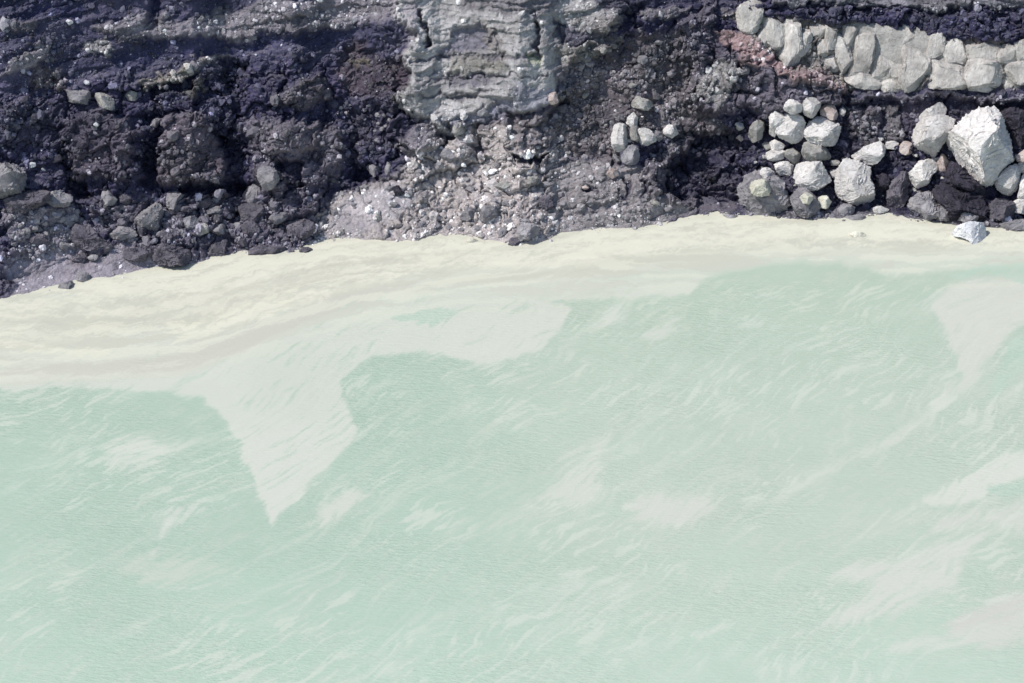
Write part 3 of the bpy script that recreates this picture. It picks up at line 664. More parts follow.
LEFTR = [
 (L_, [(-40,85),(0,88),(60,97),(105,125),(128,160),(110,195),(80,215),(20,235),(-40,230)], 'g', 'big smooth grey boulder at the left frame edge'),
 (L_, [(20,230),(100,205),(180,203),(210,215),(150,275),(60,285),(10,280)], 'd', 'dark ledge rock directly below the big smooth grey boulder'),
 (L_, [(180,205),(250,203),(292,232),(282,265),(200,264),(150,250)], 'g', 'grey flat faced ledge rock right of the big smooth boulder'),
 (L_, [(398,250),(405,210),(425,188),(450,212),(468,240),(455,267),(405,264)], 'g', 'upright pointed grey rock in the dark rubble'),
 (L_, [(478,242),(490,210),(527,213),(533,250),(500,264)], 'd', 'dark rounded rock right of the upright pointed one'),
 (L_, [(652,247),(670,215),(705,203),(740,222),(737,260),(700,280),(668,277)], 'g', 'round grey boulder with dark shadow in the upper rubble'),
 (L_, [(533,340),(540,300),(562,278),(610,253),(652,263),(667,310),(657,350),(600,377),(545,370)], 'g', 'big domed grey boulder in the middle of the left rubble'),
 (L_, [(283,382),(310,333),(360,343),(400,388),(430,420),(452,437),(440,462),(370,452),(310,427)], 'd', 'dark slanting boulder left of the gap in the rubble'),
 (L_, [(428,382),(450,350),(490,338),(535,358),(547,390),(480,402)], 'g', 'pale grey flattened rock between two dark boulders'),
 (L_, [(483,462),(500,430),(580,423),(602,455),(580,487),(510,480)], 'd', 'dark block at the left end of the low shore ridge'),
 (L_, [(588,472),(600,423),(660,413),(720,430),(762,450),(777,480),(740,507),(650,500)], 'd', 'long dark rock at the right end of the low shore ridge'),
 (L_, [(103,402),(130,373),(180,373),(207,400),(195,427),(130,432)], 'd', 'dark rounded rock at the lower edge of the grey rubble heap'),
 (L_, [(723,347),(740,308),(780,303),(802,335),(770,357)], 'g', 'light grey stone above the low shore ridge'),
 (L_, [(633,392),(645,358),(680,358),(692,400),(660,417)], 'd', 'dark cube like stone above the low shore ridge'),
 (L_, [(228,592),(240,568),(290,563),(307,585),(260,602)], 'g', 'flat pale grey stone half in the water on the left beach'),
 (L_, [(298,552),(320,523),(355,533),(362,558),(310,570)], 'g', 'rounded grey stone on the left beach near the water'),
 (L_, [(778,362),(790,333),(830,333),(834,370),(800,382)], 'p', 'pale scuffed stone in the rubble right of the light grey one'),
 (L_, [(838,362),(860,333),(905,338),(912,370),(870,382)], 'g', 'grey flat stone in the rubble near the foot of the slope'),
 (L_, [(290,480),(320,455),(350,460),(340,490),(310,500)], 'd', 'small dark jagged stone lying alone on the left beach'),
 (Lf, [(450,510),(490,470),(540,465),(560,500),(500,540),(470,540)], 'd', 'small dark stone right of the centre of the left beach'),
 (Lf, [(560,490),(600,470),(650,485),(620,510),(570,515)], 'g', 'small grey stone beside the dark one on the left beach'),
 (Lg, [(590,210),(630,155),(670,148),(705,185),(705,260),(640,290),(585,260)], 'g', 'tall grey rock rising at the top right of the left rubble'),
 (Lg, [(560,290),(640,270),(720,290),(740,350),(680,400),(580,390)], 'd', 'dark rock mass beneath the tall grey rock'),
 (Lg, [(690,60),(750,40),(800,60),(830,120),(800,180),(720,190),(690,130)], 'g', 'lumpy grey rock at the foot of the dark wall'),
 (Lg, [(270,290),(330,235),(390,235),(390,280),(330,320)], 'd', 'ribbed dark rock in the left rubble'),
 (Lg, [(350,335),(390,292),(470,310),(465,350),(390,360)], 'g', 'grey wedge rock in the left rubble below the ribbed one'),
 (Lg, [(740,390),(790,340),(870,330),(880,370),(800,410)], 'g', 'pale flat rock above the dark promontory'),
 (Lg, [(330,590),(380,530),(480,510),(560,545),(520,590),(400,625)], 'd', 'grey brown rock where the low ridge meets the water'),
 (Lg, [(545,590),(600,550),(720,540),(850,550),(895,600),(800,625),(640,620)], 'd', 'dark rock promontory jutting into the cream shallows'),
 (Lg, [(938,585),(960,560),(1020,553),(1050,565),(1010,590),(960,597)], 'd', 'small dark rock just off the tip of the promontory'),
 (Lg, [(570,470),(600,400),(660,385),(700,440),(680,500),(600,505)], 'd', 'bluish dark stone above the promontory'),
 (Lg, [(860,400),(940,370),(1040,400),(1060,470),(980,510),(880,480)], 'd', 'broad dark rock at the right end of the left rubble'),
 (Lg, [(50,470),(90,440),(140,470),(150,520),(90,540)], 'd', 'dark stone right of the domed boulder foot'),
 (K_, [(248,372),(265,356),(300,352),(377,372),(372,427),(300,412),(255,392)], 'g', 'long grey block, left half of the split slab on the upper slope'),
 (K_, [(376,395),(388,370),(440,378),(460,405),(478,437),(440,442),(385,427)], 'p', 'lighter right half of the split slab on the upper slope'),
 (K_, [(498,377),(520,360),(552,373),(547,402),(510,402)], 'p', 'small light grey stone right of the split slab'),
 (K_, [(593,512),(608,480),(640,463),(648,483),(612,517)], 'g', 'small slanting grey stone above the gully'),
 (K_, [(253,87),(270,76),(290,82),(292,93),(272,100)], 's', 'white pebble highest on the upper left slope'),
 (K_, [(650,122),(660,116),(673,124),(664,134)], 's', 'white pebble beside the grey upper left ledge'),
 (K_, [(332,328),(345,319),(363,332),(346,343)], 's', 'white pebble just above the split slab'),
 (K_, [(371,497),(385,487),(399,500),(386,512)], 's', 'white pebble below the split slab'),
 (L_, [(108,103),(125,88),(143,92),(142,108),(125,112)], 's', 'white pebble above the left ledge, larger of a pair'),
 (L_, [(160,117),(172,107),(186,118),(172,129)], 's', 'white pebble above the left ledge, smaller of a pair'),
 (L_, [(431,340),(440,329),(447,342),(439,351)], 's', 'white pebble in the left rubble beside the pale flattened rock'),
 (E_, [(523,335),(535,321),(550,328),(546,345),(530,346)], 's', 'bright white pebble on the grey ash bank'),
 (E_, [(590,300),(605,291),(624,298),(608,312)], 's', 'flat white pebble just right of the dark round stone'),
 (E_, [(540,290),(541,268),(560,261),(586,263),(594,290),(572,304),(547,302)], 'b', 'dark round stone sitting on the grey ash bank'),
 (E_, [(477,390),(488,369),(501,375),(504,395),(488,399)], 'p', 'light grey pebble lower on the ash bank than the white one'),
 (E_, [(512,183),(520,165),(535,170),(543,200),(532,230),(515,215)], 'g', 'upright grey stone above the ash bank'),
 (Z(256, 0), [(784,515),(800,490),(820,490),(843,528),(800,545)], 'p', 'pale knob on top of the ash bank under the outcrop'),
 (E_, [(835,482),(860,470),(892,482),(865,496)], 'y', 'flat cream coated stone awash beside the grey bank'),
 (E_, [(440,190),(470,170),(500,175),(505,215),(470,230)], 'g', 'grey rock beside the small cave in the dark wall'),
 (Li, [(355,660),(370,620),(400,610),(425,635),(400,665),(370,672)], 'd', 'dark stone at the outermost tip of the grey bank'),
 (Li, [(385,600),(400,560),(440,540),(500,545),(545,580),(480,620),(420,640)], 'g', 'broad flat grey rock at the tip of the grey bank'),
 (Li, [(290,600),(330,560),(355,575),(340,610),(310,620)], 'g', 'angular grey stone left of the broad flat tip rock'),
 (Li, [(130,360),(185,330),(190,380),(170,405)], 'g', 'angular grey block low on the middle of the ash bank'),
 (Li, [(275,350),(320,320),(395,330),(400,350),(330,365)], 'p', 'pale flat patch stone on the grey bank'),
 (Li, [(440,335),(480,290),(520,300),(510,335),(460,350)], 'p', 'pale angular stone high on the grey bank'),
 (Li, [(200,530),(230,450),(300,460),(330,490),(270,540)], 'g', 'large grey slab lying on the lower grey bank'),
 (Li, [(100,520),(130,470),(170,450),(190,510),(150,530)], 'g', 'pyramid shaped grey block on the lower grey bank'),
 (Li, [(0,180),(20,145),(50,150),(85,195),(60,220),(10,200)], 'g', 'rounded grey lump at the top left of the ash bank'),
 (Li, [(330,540),(350,510),(390,515),(380,550)], 'g', 'small blocky grey stone above the tip of the bank'),
 (Li, [(500,460),(530,400),(580,390),(600,460),(550,480)], 'd', 'dark grey step rock right of the grey bank'),
]
for grp, out, thk in ((PILE, .46, .7), (PILE2, .42, .65), (LEFTR, .32, .62)):
    for fn, pts, m, lab in grp:
        if lab is None: continue
        poly = fn(pts)
        xs = [p[0] for p in poly]; ys = [p[1] for p in poly]
        small = max(xs) - min(xs) < 12 and max(ys) - min(ys) < 12
        nm, ct = ('stone', 'stone') if small else ('boulder', 'boulder')
        flat = (max(ys) - min(ys)) < .38 * (max(xs) - min(xs))
        rock(poly, MATS[m], lab, nm, ct, out=out * (.7 if m in 'db' else 1), thick=thk * (.5 if flat else 1),
             cuts=5 if m in 'db' else 6, rough=2.0 if m in 'db' else 1.5 if m == 'g' else 1.05, sq=.75 if m in 'db' else .45)

# ------------------------------------------------------------------ pale columnar layer
LAY = [(735,11),(760,12),(790,22),(812,26),(856,28),(900,32),(925,34),(955,46),(1030,40),(1180,40),(1180,82),(925,90),(860,88),(830,68),(805,56),(790,66),(765,50),(748,34)]
layer = rock(LAY, M_PALE, None, 'pale_rock_layer', None, out=-.05, thick=.12, cuts=0, rough=.5, seed=5, level=5, jitter=False, sq=.6, push=.3)
for k in ('category', 'group'):
    if k in layer.keys(): del layer[k]
tag(layer, 'pale grey layer of columnar rock set in the dark upper cliff', kind='structure')
inv = Vector(layer.location)
COLS = [
 (B_, [(905,60),(915,25),(950,5),(985,15),(1000,60),(990,100),(955,132),(912,105)]),
 (B_, [(985,112),(1010,95),(1035,110),(1045,150),(1020,180),(990,160)]),
 (R_, [(-25,75),(10,60),(60,80),(72,115),(60,165),(50,205),(20,182),(-15,140)]),
 (R_, [(60,100),(85,75),(110,80),(125,130),(135,190),(120,268),(80,258),(50,212)]),
 (R_, [(105,130),(130,108),(160,125),(168,190),(125,222),(105,190)]),
 (R_, [(165,98),(195,100),(207,150),(175,157)]), (R_, [(195,100),(225,93),(230,140),(205,157)]),
 (R_, [(228,112),(255,102),(272,120),(266,192),(245,197),(230,170)]), (R_, [(198,170),(225,155),(242,190),(236,227),(205,212)]),
 (R_, [(222,242),(265,218),(280,250),(276,287),(225,267)]), (R_, [(268,162),(290,140),(322,170),(334,230),(326,292),(290,297),(274,230)]),
 (R_, [(303,110),(330,88),(352,120),(346,172),(320,182),(305,150)]), (R_, [(350,108),(400,98),(428,200),(402,282),(370,302),(333,292),(350,210)]),
 (R_, [(408,108),(440,108),(477,130),(472,182),(450,192),(428,182)]), (R_, [(423,180),(460,188),(492,210),(492,290),(460,322),(418,302),(408,240)]),
 (R_, [(474,150),(490,108),(527,120),(522,182),(500,212),(480,202)]), (R_, [(488,230),(530,213),(542,270),(532,322),(490,332)]),
 (R_, [(528,110),(560,103),(602,120),(622,192),(540,197),(526,160)]), (R_, [(528,198),(625,193),(640,342),(560,357),(530,322),(543,270)]),
 (R_, [(637,140),(700,126),(712,232),(690,248),(640,243)]), (R_, [(703,200),(720,150),(745,118),(802,180),(802,248),(720,248)]),
 (R_, [(643,252),(780,252),(787,347),(660,350),(645,310)]), (R_, [(785,257),(922,257),(917,337),(800,342)]),
 (R_, [(803,190),(840,185),(915,168),(922,252),(810,252)]), (R_, [(928,190),(990,168),(997,237),(930,252)]),
 (R_, [(938,262),(1040,252),(1045,332),(980,322),(943,290)]), (R_, [(990,178),(1060,138),(1070,242),(1000,242)]),
 (R_, [(798,345),(850,337),(905,347),(882,367),(810,364)]), (R_, [(943,350),(955,325),(977,335),(972,362)]),
 (R_, [(300,312),(340,298),(400,300),(442,322),(430,352),(350,347)]), (R_, [(448,347),(470,322),(530,322),(542,357),(460,367)]),
 (R_, [(1050,250),(1180,240),(1190,330),(1060,340)]), (R_, [(1075,140),(1180,130),(1185,235),(1075,240)]),
]
for fn, pts in COLS:
    c = rock(fn(pts), M_COL, None, 'rock_column', out=.26, thick=.38, cuts=4, rough=1.0, grow=1.24, parent=layer, sq=.25, level=4)
    c.location = -inv; 
layer_inv = None

# ------------------------------------------------------------------ loose stones one can count, in the gaps
def blob(cx, cy, w, h, r):
    n = r.integers(5, 8); a0 = r.uniform(0, 6.28)
    return [(cx + w / 2 * math.cos(a0 + i * 6.283 / n) * r.uniform(.75, 1.15), cy + h / 2 * math.sin(a0 + i * 6.283 / n) * r.uniform(.75, 1.15)) for i in range(n)]
r = np.random.default_rng(99)
ZONES = [
 ([(604,95),(640,92),(672,125),(668,150),(640,165),(606,150)], 16, (3.5, 7), 'wgp', 'small broken stone around the small white cluster in the scree', 'small broken stones round the small cluster'),
 ([(10,212),(75,205),(88,235),(70,248),(12,248)], 34, (6, 13), 'g', 'grey stone of the small heap between the left ledge and beach', 'grey stones heaped above the left beach'),
 ([(95,205),(240,195),(300,225),(290,250),(200,255),(150,240),(100,225)], 46, (6, 14), 'gdd', 'dark rubble stone among the boulders of the left shore', 'dark rubble stones along the left shore'),
 ([(330,215),(400,170),(450,140),(540,140),(560,215),(520,235),(400,232)], 60, (5, 13), 'g', 'ash grey stone lying on the grey bank', 'ash grey stones on the grey bank'),
 ([(745,150),(790,165),(880,175),(925,150),(990,200),(900,210),(760,205)], 75, (3.5, 9), 'wwpd', 'small broken stone between the boulders of the white pile', 'small broken stones in the white pile'),
 ([(560,110),(600,65),(680,45),(700,120),(640,130),(580,150)], 34, (4, 8), 'dgg', 'small stone loose on the dark central scree', 'small stones on the dark scree'),
 ([(560,180),(640,185),(690,205),(600,225),(560,225)], 22, (5, 12), 'g', 'grey brown stone on the shore ledge below the scree', 'stones on the shore ledge'),
 ([(340,105),(405,105),(400,155),(345,158)], 22, (4, 8), 'g', 'small grey stone on the dark slope left of the outcrop', 'small stones left of the outcrop'),
]
for poly, n, (a, b), ms, lab, grp in ZONES:
    P_ = np.array(poly, float); k = 0
    while k < n:
        x = r.uniform(P_[:, 0].min(), P_[:, 0].max()); y = r.uniform(P_[:, 1].min(), P_[:, 1].max())
        if sdf(poly, np.array([x]), np.array([y]))[0] < 0: continue
        w = r.uniform(a, b) * r.uniform(.7, 1); k += 1
        rock(blob(x, y, w, w * r.uniform(.55, .8), r), MATS[ms[k % len(ms)]], lab, 'stone', 'stone', grp, out=.2, thick=.6, cuts=5, level=3, seed=int(x * 77 + y))

# ------------------------------------------------------------------ scree: the gravel nobody could count
def scatter(n, smin, smax, power, dens, tonefn, seed, level=0):
    r = np.random.default_rng(seed)
    fine_r = np.where((vv > -.75) & (vv < 16.4))[0]; fine_c = np.where(abs(us) < 30)[0]
    i = r.integers(fine_r[0], fine_r[-1], n * 3); j = r.integers(fine_c[0], fine_c[-1], n * 3)
    x, y = PX[i, j], PY[i, j]
    keep = r.random(len(i)) < np.where(vv[i] > -.02, dens(x, y), .10 * sstep(-.75, 0, vv[i]) ** 2 * (fbm(x / 18, y / 9, 3, 207) > .18)); i, j = i[keep][:n], j[keep][:n]; x, y = PX[i, j], PY[i, j]
    n = len(i)
    size = smin * (1 - r.random(n) * (1 - (smin / smax) ** power)) ** (-1 / power)
    c = P[i, j] - Nn[i, j] * (size * .1)[:, None]
    c[:, 2] = np.where(vv[i] <= .15, np.maximum(c[:, 2], -.1 * size), c[:, 2])
    dirs, F = ICO[level]; k = len(dirs)
    V_ = dirs[None] * (1 + r.uniform(-.28, .28, (n, k, 1)))
    V_ = V_ * r.uniform(.6, 1.2, (n, 1, 3))
    q = r.normal(size=(n, 4)); q /= np.linalg.norm(q, axis=1)[:, None]
    a, b, c_, d = q.T
    Rm = np.stack([1 - 2 * (c_ * c_ + d * d), 2 * (b * c_ - a * d), 2 * (b * d + a * c_), 2 * (b * c_ + a * d), 1 - 2 * (b * b + d * d), 2 * (c_ * d - a * b),
                   2 * (b * d - a * c_), 2 * (c_ * d + a * b), 1 - 2 * (b * b + c_ * c_)], -1).reshape(n, 3, 3)
    V_ = np.einsum('nkj,nij->nki', V_, Rm) * (size / 2)[:, None, None] + c[:, None]
    Ff = F[None] + (np.arange(n) * k)[:, None, None]
    t = tonefn(TONE[i, j], x, y, r, n, size)
    return V_.reshape(-1, 3), Ff.reshape(-1, 3), np.repeat(t, k, 0)
def dens(x, y):
    d = np.full(x.shape, .35)
    d = d + .9 * mask([(545,120),(600,50),(690,30),(720,110),(740,130),(700,150),(560,150)], x, y, 10)
    d = d + .5 * mask([(0,205),(320,190),(320,260),(0,262)], x, y, 8)
    d = d + .6 * mask([(340,95),(410,95),(410,160),(340,165)], x, y, 10)
    d = d + .5 * mask([(735,0),(1040,8),(1040,45),(855,25),(735,15)], x, y, 5)
    d = d + .5 * mask([(0,10),(75,10),(75,160),(0,150)], x, y, 15) + .5 * mask([(140,60),(250,60),(245,190),(140,190)], x, y, 10)
    d = d + .4 * mask([(740,120),(1040,100),(1040,225),(740,225)], x, y, 8)
    d = d * (1 - .85 * mask([(402,0),(560,0),(560,110),(400,120)], x, y, 6))
    d = d * (1 - .7 * mask([(330,225),(345,200),(400,180),(425,195),(400,240)], x, y, 6))
    d = d * (1 - .9 * mask([(740,-10),(1040,-10),(1040,6),(768,5)], x, y, 3)) * (1 - .8 * mask([(0,300),(0,262),(140,248),(200,262),(60,300)], x, y, 4))
    cl = .5 + 1.2 * fbm(x / 40, y / 30, 4, 201)
    return np.clip(d * np.clip(cl, .1, 2), 0, 1)
def tonefn(t, x, y, r, n, size):
    t = t + .45 * (t.mean(1, keepdims=True) - t)
    t = t * np.exp(r.normal(.12, .45, (n, 1)))
    w = (r.random(n) < .028) & (size < .17) & (mask([(315,235),(340,190),(400,170),(430,130),(560,120),(575,240)], x, y, 5) < .5)
    t[w] = lin((205, 204, 214)) * r.uniform(.35, 1.0, (w.sum(), 1))
    return np.clip(t, .008, .8)
a = scatter(42000, .06, .34, 2.3, dens, tonefn, 5, 0)
b = scatter(5000, .2, .62, 2.8, dens, tonefn, 6, 1)
V_ = np.vstack([a[0], b[0]]); F_ = np.vstack([a[1], b[1] + len(a[0])]); T_ = np.vstack([a[2], b[2]])
sc_ = mesh_obj('scree', V_, F_, M_SCREE, smooth=False, col=T_)
tag(sc_, 'loose dark gravel and rubble strewn over the cliff slope', 'gravel', kind='stuff')

# ------------------------------------------------------------------ lake
xs = spaced(-400, 400, -30, 30, .07, 20); ys = np.concatenate([[-600, -300, -150, -80, -50], np.arange(-38, 14, .11), [15, 18, 24, 40]])
X, Y = np.meshgrid(xs, ys)
WP = np.stack([X, Y, np.zeros(X.shape)], -1)
px, py = project(WP.reshape(-1, 3)); px = px.reshape(X.shape); py = py.reshape(X.shape)
bad = (Y < -45) | (abs(X) > 45)
px = np.where(bad, -999, px); py = np.where(bad, 9999, py)
# flow aligned warp: threads run from lower left to upper right
ca, sa = math.cos(math.radians(52)), math.sin(math.radians(52))
cu1 = fbm(X * .07 + 5, Y * .06, 4, 371); cu2 = fbm(X * .07 + 31, Y * .06, 4, 373); cu3 = fbm(X * .3, Y * .22, 4, 375)
al = X * ca + Y * sa + 1.5 * cu1; ac = -X * sa + Y * ca + 2.2 * cu2 + .45 * cu3
st = fbm(al * .22, ac * 1.1, 6, 301, .62); st2 = fbm(al * .5 + 9, ac * 3.0, 5, 311, .65)
st3 = fbm(al * .38 + 3, ac * 3.6, 5, 315, .7); torn = st * 1.0 + st2 * .9 + st3 * .6
w1 = fbm(X * .12, Y * .1, 5, 321); w2 = fbm(X * .12 + 60, Y * .1, 5, 331)
wf = fbm(X * .9, Y * .6, 5, 341, .6)
def WM(poly, soft=8, warp=1.0, streak=1.0):
    qx = px + warp * (w1 * 14 + wf * 9 + streak * (st * 14 + st2 * 5)); qy = py - warp * (w2 * 8 + wf * 6 + streak * (st * 9 + st2 * 4))
    P_ = np.array(poly, float); out = np.zeros(X.shape); pad = 60
    b = (qx > P_[:, 0].min() - pad) & (qx < P_[:, 0].max() + pad) & (qy > P_[:, 1].min() - pad) & (qy < P_[:, 1].max() + pad)
    if b.any(): out[b] = sstep(-soft * .45, soft * .45, sdf(poly, qx[b], qy[b]) + torn[b] * 13 * streak) * (.85 + .25 * np.clip(torn[b] * .6 + w2[b] * .6, -1, .6))
    return out
deepL, deepM = lin((184, 207, 193)), lin((195, 211, 198))
c = np.empty(X.shape + (3,))
g = sstep(380, 640, px)[..., None]; c[:] = deepL * (1 - g) + deepM * g
g2 = (sstep(430, 280, py) * sstep(520, 620, px))[..., None]; c = c + .6 * g2 * (lin((186, 208, 193)) - c)
bt = sstep(520, 683, py)[..., None]; c = c + bt * .5 * (lin((194, 217, 203)) - c)
c *= (1 + .035 * fbm(X * .15, Y * .2, 5, 351) + .02 * fbm(X * .5, Y * 1.1, 4, 355))[..., None]
scum = np.zeros(X.shape); cream = np.zeros(X.shape)
PALE = lin((216, 220, 211)); 
def add(m, col, isc=True):
    global c, scum
    c = c + m[..., None] * (lin(np.array(col) + (2, 1, 2)) - c)
    if isc: scum = np.maximum(scum, m)
# broad pale scum, plus faint steam haze painted as scum (polygon, colour, opacity, soft, warp, streak)
SCUM_HAZE = [
 ([(-300,392),(0,392),(60,389),(120,390),(200,397),(230,418),(240,450),(250,482),(262,508),(270,526),(279,512),(298,500),(306,486),(328,470),(350,447),(360,430),(352,412),(342,402),(343,378),(372,358),(430,350),(480,366),(540,352),(560,330),(572,308),(540,300),(590,302),(640,298),(688,295),(704,277),(760,267),(800,263),(868,266),(900,276),(950,272),(1000,268),(1400,260),(1400,180),(-300,180)], (213,219,210), .95, 3, .5, .42),
 ([(240,440),(300,420),(330,440),(318,468),(290,500),(270,520),(255,490)], (218,222,216), .7, 6, .5, .5),
 ([(262,372),(300,362),(335,372),(330,400),(300,412),(268,400)], (196,206,198), .45, 14, .6, .8),
 ([(440,320),(500,312),(565,312),(560,340),(530,356),(480,360),(440,345)], (217,220,213), .6, 10, .6, .6),
 ([(932,300),(955,282),(1000,276),(1060,276),(1060,300),(1012,330),(1000,350),(972,385),(958,372),(952,345)], (213,217,210), .9, 5, .5, .4),
 ([(952,375),(995,350),(985,380),(940,415),(900,440),(850,470),(800,492),(740,508),(790,485),(850,455),(920,415)], (211,217,208), .7, 6, .5, .6),
 ([(1060,385),(1010,405),(960,430),(900,455),(940,430),(1000,392),(1060,370)], (212,217,208), .5, 8, .6, .8),
 ([(1060,445),(1010,452),(975,470),(925,495),(920,504),(950,508),(985,500),(990,488),(1060,470)], (217,222,214), .9, 4, .5, .5),
 ([(1060,500),(1000,500),(940,510),(930,530),(1000,535),(1060,525)], (211,215,208), .7, 8, .5, .5),
 ([(940,510),(900,530),(800,540),(760,550),(830,520),(920,500)], (208,213,204), .5, 10, .6, .8),
 ([(1060,510),(990,535),(968,560),(955,590),(905,612),(850,622),(790,636),(858,600),(868,585),(830,575),(850,560),(900,560),(940,540)], (213,217,210), .85, 6, .5, .5),
 ([(1060,580),(1000,595),(960,615),(940,640),(990,652),(1060,640)], (209,210,204), .85, 8, .4, .4),
 ([(1060,632),(1000,642),(940,650),(820,660),(900,640),(1000,625)], (216,220,213), .7, 5, .4, .5),
 ([(545,508),(535,495),(560,475),(585,462),(590,440),(628,422),(602,462),(612,492),(580,510)], (213,218,209), .75, 7, .7, .8),
 ([(560,450),(630,420),(600,445),(555,475)], (211,217,207), .6, 6, .6, 1),
 ([(480,520),(545,490),(600,500),(520,530)], (209,216,206), .5, 8, .8, 1),
 ([(618,505),(650,490),(700,493),(716,510),(692,525),(640,530)], (212,216,209), .8, 9, .6, .5),
 ([(700,480),(760,460),(740,478),(700,495)], (208,213,204), .5, 8, .6, .8),
 ([(98,445),(115,435),(150,434),(172,448),(160,462),(130,472),(105,470)], (215,221,213), .75, 8, .6, .7),
 ([(170,440),(220,440),(190,455),(165,460)], (210,218,208), .5, 8, .8, 1),
 ([(150,560),(165,520),(178,502),(184,508),(172,530),(155,556)], (212,217,210), .6, 4, .4, .5),
 ([(122,570),(140,556),(200,556),(240,568),(190,585),(150,588)], (203,212,201), .65, 7, .5, .5),
 ([(150,583),(190,587),(225,578),(248,562),(240,575),(195,591),(155,589)], (214,221,212), .6, 3, .3, .3),
 ([(302,528),(318,505),(350,492),(376,498),(350,515),(320,532)], (213,218,209), .75, 6, .7, .8),
 ([(340,545),(362,520),(372,525),(360,560)], (209,216,206), .4, 8, .7, 1),
 ([(590,330),(605,305),(632,302),(625,330)], (212,218,209), .7, 6, .6, .7),
 ([(645,335),(660,315),(684,305),(682,328),(662,345)], (212,218,209), .7, 6, .6, .7),
 ([(560,395),(590,370),(585,385),(560,410)], (211,217,206), .5, 5, .6, 1),
 ([(480,430),(530,385),(520,405),(470,450)], (208,215,204), .5, 8, .8, 1),
 ([(775,318),(815,302),(800,312),(780,325)], (210,216,206), .6, 4, .5, .8),
 ([(690,635),(775,603),(760,612),(700,642)], (216,222,214), .6, 4, .4, .6),
 ([(370,650),(430,605),(425,650),(400,683),(380,683)], (208,219,209), .5, 12, .7, .8),
 ([(512,600),(560,570),(660,590),(620,625),(540,640)], (206,216,207), .55, 18, .6, .4),  # faint steam over the lake, painted as pale water colour
 ([(500,683),(600,650),(1000,660),(1000,760),(500,760)], (204,217,208), .3, 25, .5, .3),
 ([(0,470),(60,460),(100,480),(60,500),(0,510)], (204,218,207), .3, 15, 1, 1),
 ([(600,400),(760,330),(780,360),(640,460)], (203,216,206), .4, 30, .6, .4),  # wide faint steam haze painted into the water colour
]
nrm = lambda a: a / a[(abs(X) < 28) & (abs(Y + 12) < 20)].std()
TH_ = np.clip(nrm(.9 * nrm(st) + .8 * nrm(st2) + .9 * nrm(st3)), -2.6, 2.6)
pat = sstep(-.35, .45, fbm(X * .16, Y * .13, 4, 361))
S = np.zeros(X.shape); FE_ = np.zeros(X.shape) + .22; CW = np.zeros(X.shape + (3,)); WS = np.zeros(X.shape) + 1e-4
for poly, col, op, soft, wp, stk in SCUM_HAZE:
    qx = px + wp * (w1 * 15 + wf * 10) + stk * st * 7; qy = py - wp * (w2 * 9 + wf * 7) - stk * st * 5
    m = mask(poly, qx, qy, soft * (.9 + stk * 1.3)) * op
    mw = mask(poly, qx - 6, qy + 4, 24, 60) * op
    S = np.maximum(S, m); FE_ = np.maximum(FE_, mw * (.25 + stk * .75))
    CW += (m + .02 * mw)[..., None] * lin(np.array(col) + (1, 1, 1)); WS += m + .02 * mw
wcol = lin((219, 226, 217))
CW = (CW + 1e-4 * lin((212, 218, 209))) / WS[..., None]
S2 = S * .95 + .12 * pat + .14 * FE_ + TH_ * (.115 + .17 * FE_)
opq = sstep(.17, .98, S2) * (.66 + .34 * S) * sstep(250, 285, py)
sA = nrm(fbm(al * .30 + 4, ac * 2.0, 4, 501, .6)); sB = nrm(fbm(al * .55 + 8, ac * 3.6, 3, 505, .6)); sC = nrm(fbm(al * .12, ac * .7, 3, 507, .6))
pt = sstep(-.7, 1.0, nrm(fbm(X * .16 + 9, Y * .13, 4, 511)) + 1.1 * FE_)
wisp = np.maximum(np.maximum(sstep(.6, 1.7, sA), .9 * sstep(.7, 1.9, sB)) * pt, .6 * sstep(.6, 1.8, sC) * (.6 + .4 * np.clip(sB, -1, 1)))
CW = CW + ((.62 - .35 * sstep(.5, .9, S)) * np.clip(wisp * 1.3, 0, 1))[..., None] * (wcol - CW)
opq = opq + .62 * wisp * (1 - opq) * sstep(270, 290, py)
opq = np.maximum(opq, S * .9 * sstep(315, 285, py)) * (1 - bad)
c = c + opq[..., None] * (CW - c); scum = opq
# green openings
for poly, soft, op in [([(394,317),(415,313),(430,308),(466,309),(452,318),(435,326),(415,322)], 2.5, .75),
                   ([(945,275),(985,266),(1060,258),(1060,284),(1015,282),(990,272),(960,278)], 3, .7), ([(1012,340),(1060,328),(1060,370),(1020,372),(992,398),(1004,362)], 4, .7),
                   ([(985,490),(1060,470),(1060,492),(1000,497)], 2.5, .7)]:
    m = WM(poly, soft, .25, .3) * op
    c = c + m[..., None] * (lin((190, 215, 201)) - c); scum = scum * (1 - m)
# grey veins, cream crust near the shore
add(WM([(-300,384),(0,384),(100,380),(180,374),(240,352),(300,320),(360,300),(430,286),(520,284),(600,276),(680,268),(760,258),(900,258),(1400,250),(1400,180),(-300,180)], 5, .4, .2) * .8, (216,219,208))
cr = WM([(-300,300),(0,296),(60,292),(110,300),(200,318),(170,325),(60,310),(30,330),(0,345),(-300,350),(-300,180),(1400,180),(1400,246),(1024,246),(900,244),(800,240),(700,246),(560,266),(480,270),(420,272),(360,285),(250,322),(170,345),(200,318),(130,300)], 6, .5, .3)
add(cr * .95, (229,231,217)); cream = np.maximum(cream, cr)
m = WM([(-300,312),(20,308),(60,316),(110,318),(150,330),(60,345),(0,352),(-300,360)], 6, .6, .3); add(m * .75, (208,210,199)); cream *= (1 - .6 * m)
m = WM([(130,300),(230,285),(330,262),(420,255),(330,285),(240,305),(200,322),(130,330),(90,340),(120,320)], 5, .6, .4); add(m * .85, (204,205,195)); cream *= (1 - .7 * m)
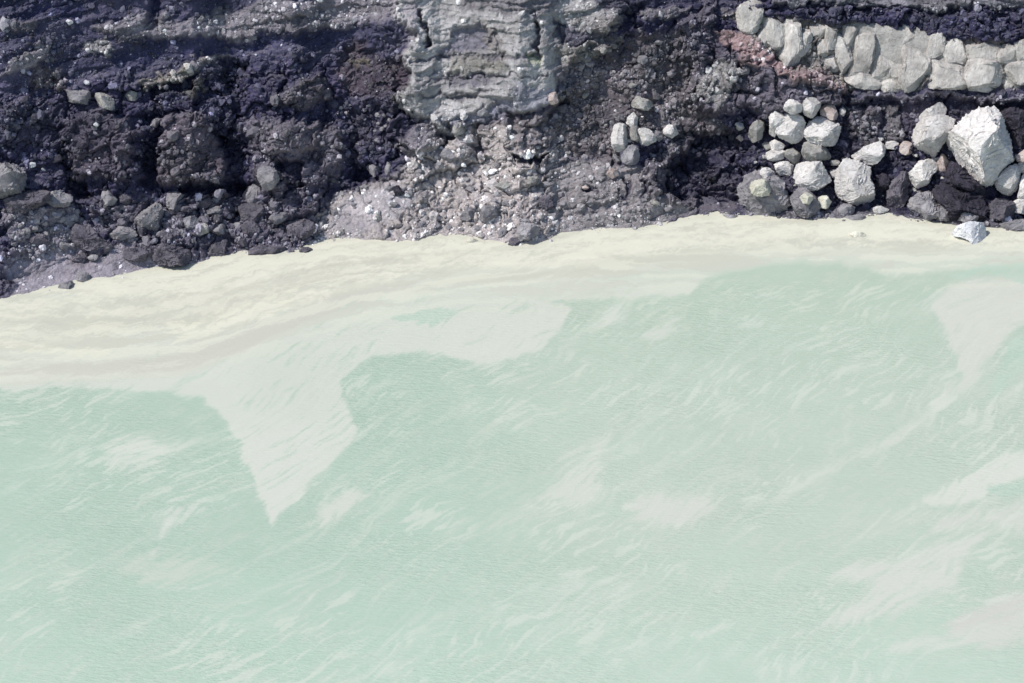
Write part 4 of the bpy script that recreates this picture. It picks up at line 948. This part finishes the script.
m = WM([(-300,372),(0,370),(100,364),(180,352),(240,332),(300,302),(360,288),(440,276),(360,302),(300,322),(240,350),(180,368),(100,376),(-300,380)], 4, .4, .25); add(m * .7, (205,206,198))
m = WM([(380,256),(440,252),(500,262),(440,262)], 4, .5, .3); add(m * .5, (210,211,198))
m = WM([(560,258),(660,252),(760,238),(820,242),(740,252),(640,264),(560,270)], 4, .5, .2); add(m * .6, (209,212,199))
m = WM([(400,290),(480,276),(560,268),(640,270),(560,276),(480,284),(420,296)], 3, .4, .2); add(m * .6, (207,209,198))
m = WM([(170,325),(260,300),(300,285),(290,300),(230,320),(180,338)], 4, .6, .5); add(m * .8, (228,230,210)); cream = np.maximum(cream, m)
m = WM([(0,338),(40,345),(110,352),(110,358),(40,352),(0,345)], 2.5, .4, .3); add(m * .7, (226,228,208)); cream = np.maximum(cream, m)
m = WM([(60,330),(100,318),(130,325),(100,340)], 4, .8, .5); add(m * .5, (224,226,206))
# thin long threads that follow the shore (a mark of the slow drift)
lnk = 1.7
wl = py - np.interp(px, [-300, 0, 200, 300, 450, 700, 1024, 1400], [345, 345, 330, 300, 268, 250, 245, 245])
ln = fbm(px * .006 + w1 * .3, wl * .09 + w2 * 1.2 + wf * .25, 5, 401, .6) * lnk
nearS = sstep(60, 10, np.abs(wl)) * (1 - bad) * sstep(.35, .85, scum)
c = c + (sstep(.15, .30, ln) * nearS * .6)[..., None] * (lin((207, 208, 198)) - c)
c = c + (sstep(-.15, -.28, ln) * nearS * .5)[..., None] * (lin((232, 234, 221)) - c)
wl2 = wl + w2 * 14 + wf * 6
mb = nrm(fbm(px * .012 + w1 * .6 + 3, wl2 * .16, 5, 421, .65)); mb2 = nrm(fbm(px * .03 + 8, wl2 * .35, 4, 425, .6))
inb = sstep(8, -4, wl) * (1 - bad)
c = c + (sstep(.5, 1.3, mb) * inb * .6)[..., None] * (lin((203, 204, 195)) - c)
c = c + (sstep(.7, 1.5, mb2) * inb * .4)[..., None] * (lin((207, 208, 198)) - c)
c = c + (sstep(.5, 1.2, -mb) * inb * .5)[..., None] * (lin((233, 234, 220)) - c)
# greyer wet line along the shore
ds = yshore(X) - Y
wet = sstep(.9, .1, ds + wf * .4) * .4
c = c + wet[..., None] * (lin((206, 205, 192)) - c)
rip = np.clip(1 - scum * .65, 0, 1) * sstep(262, 300, py) * (.45 + .9 * sstep(-.5, .5, fbm(X * .1 + 7, Y * .16, 4, 381)))
nr_, nc_ = X.shape; ix = np.arange(nr_ * nc_).reshape(nr_, nc_)
Fw = np.stack([ix[:-1, :-1], ix[:-1, 1:], ix[1:, 1:], ix[1:, :-1]], -1).reshape(-1, 4)
water = mesh_obj('lake_water', WP.reshape(-1, 3), Fw, M_WATER,
                 col={'tone': np.clip(c * WCOL, 0, .9).reshape(-1, 3), 'scum': np.stack([scum, cream, rip], -1).reshape(-1, 3)})
tag(water, 'milky mint green crater lake with pale floating scum and cream shallows', kind='structure')
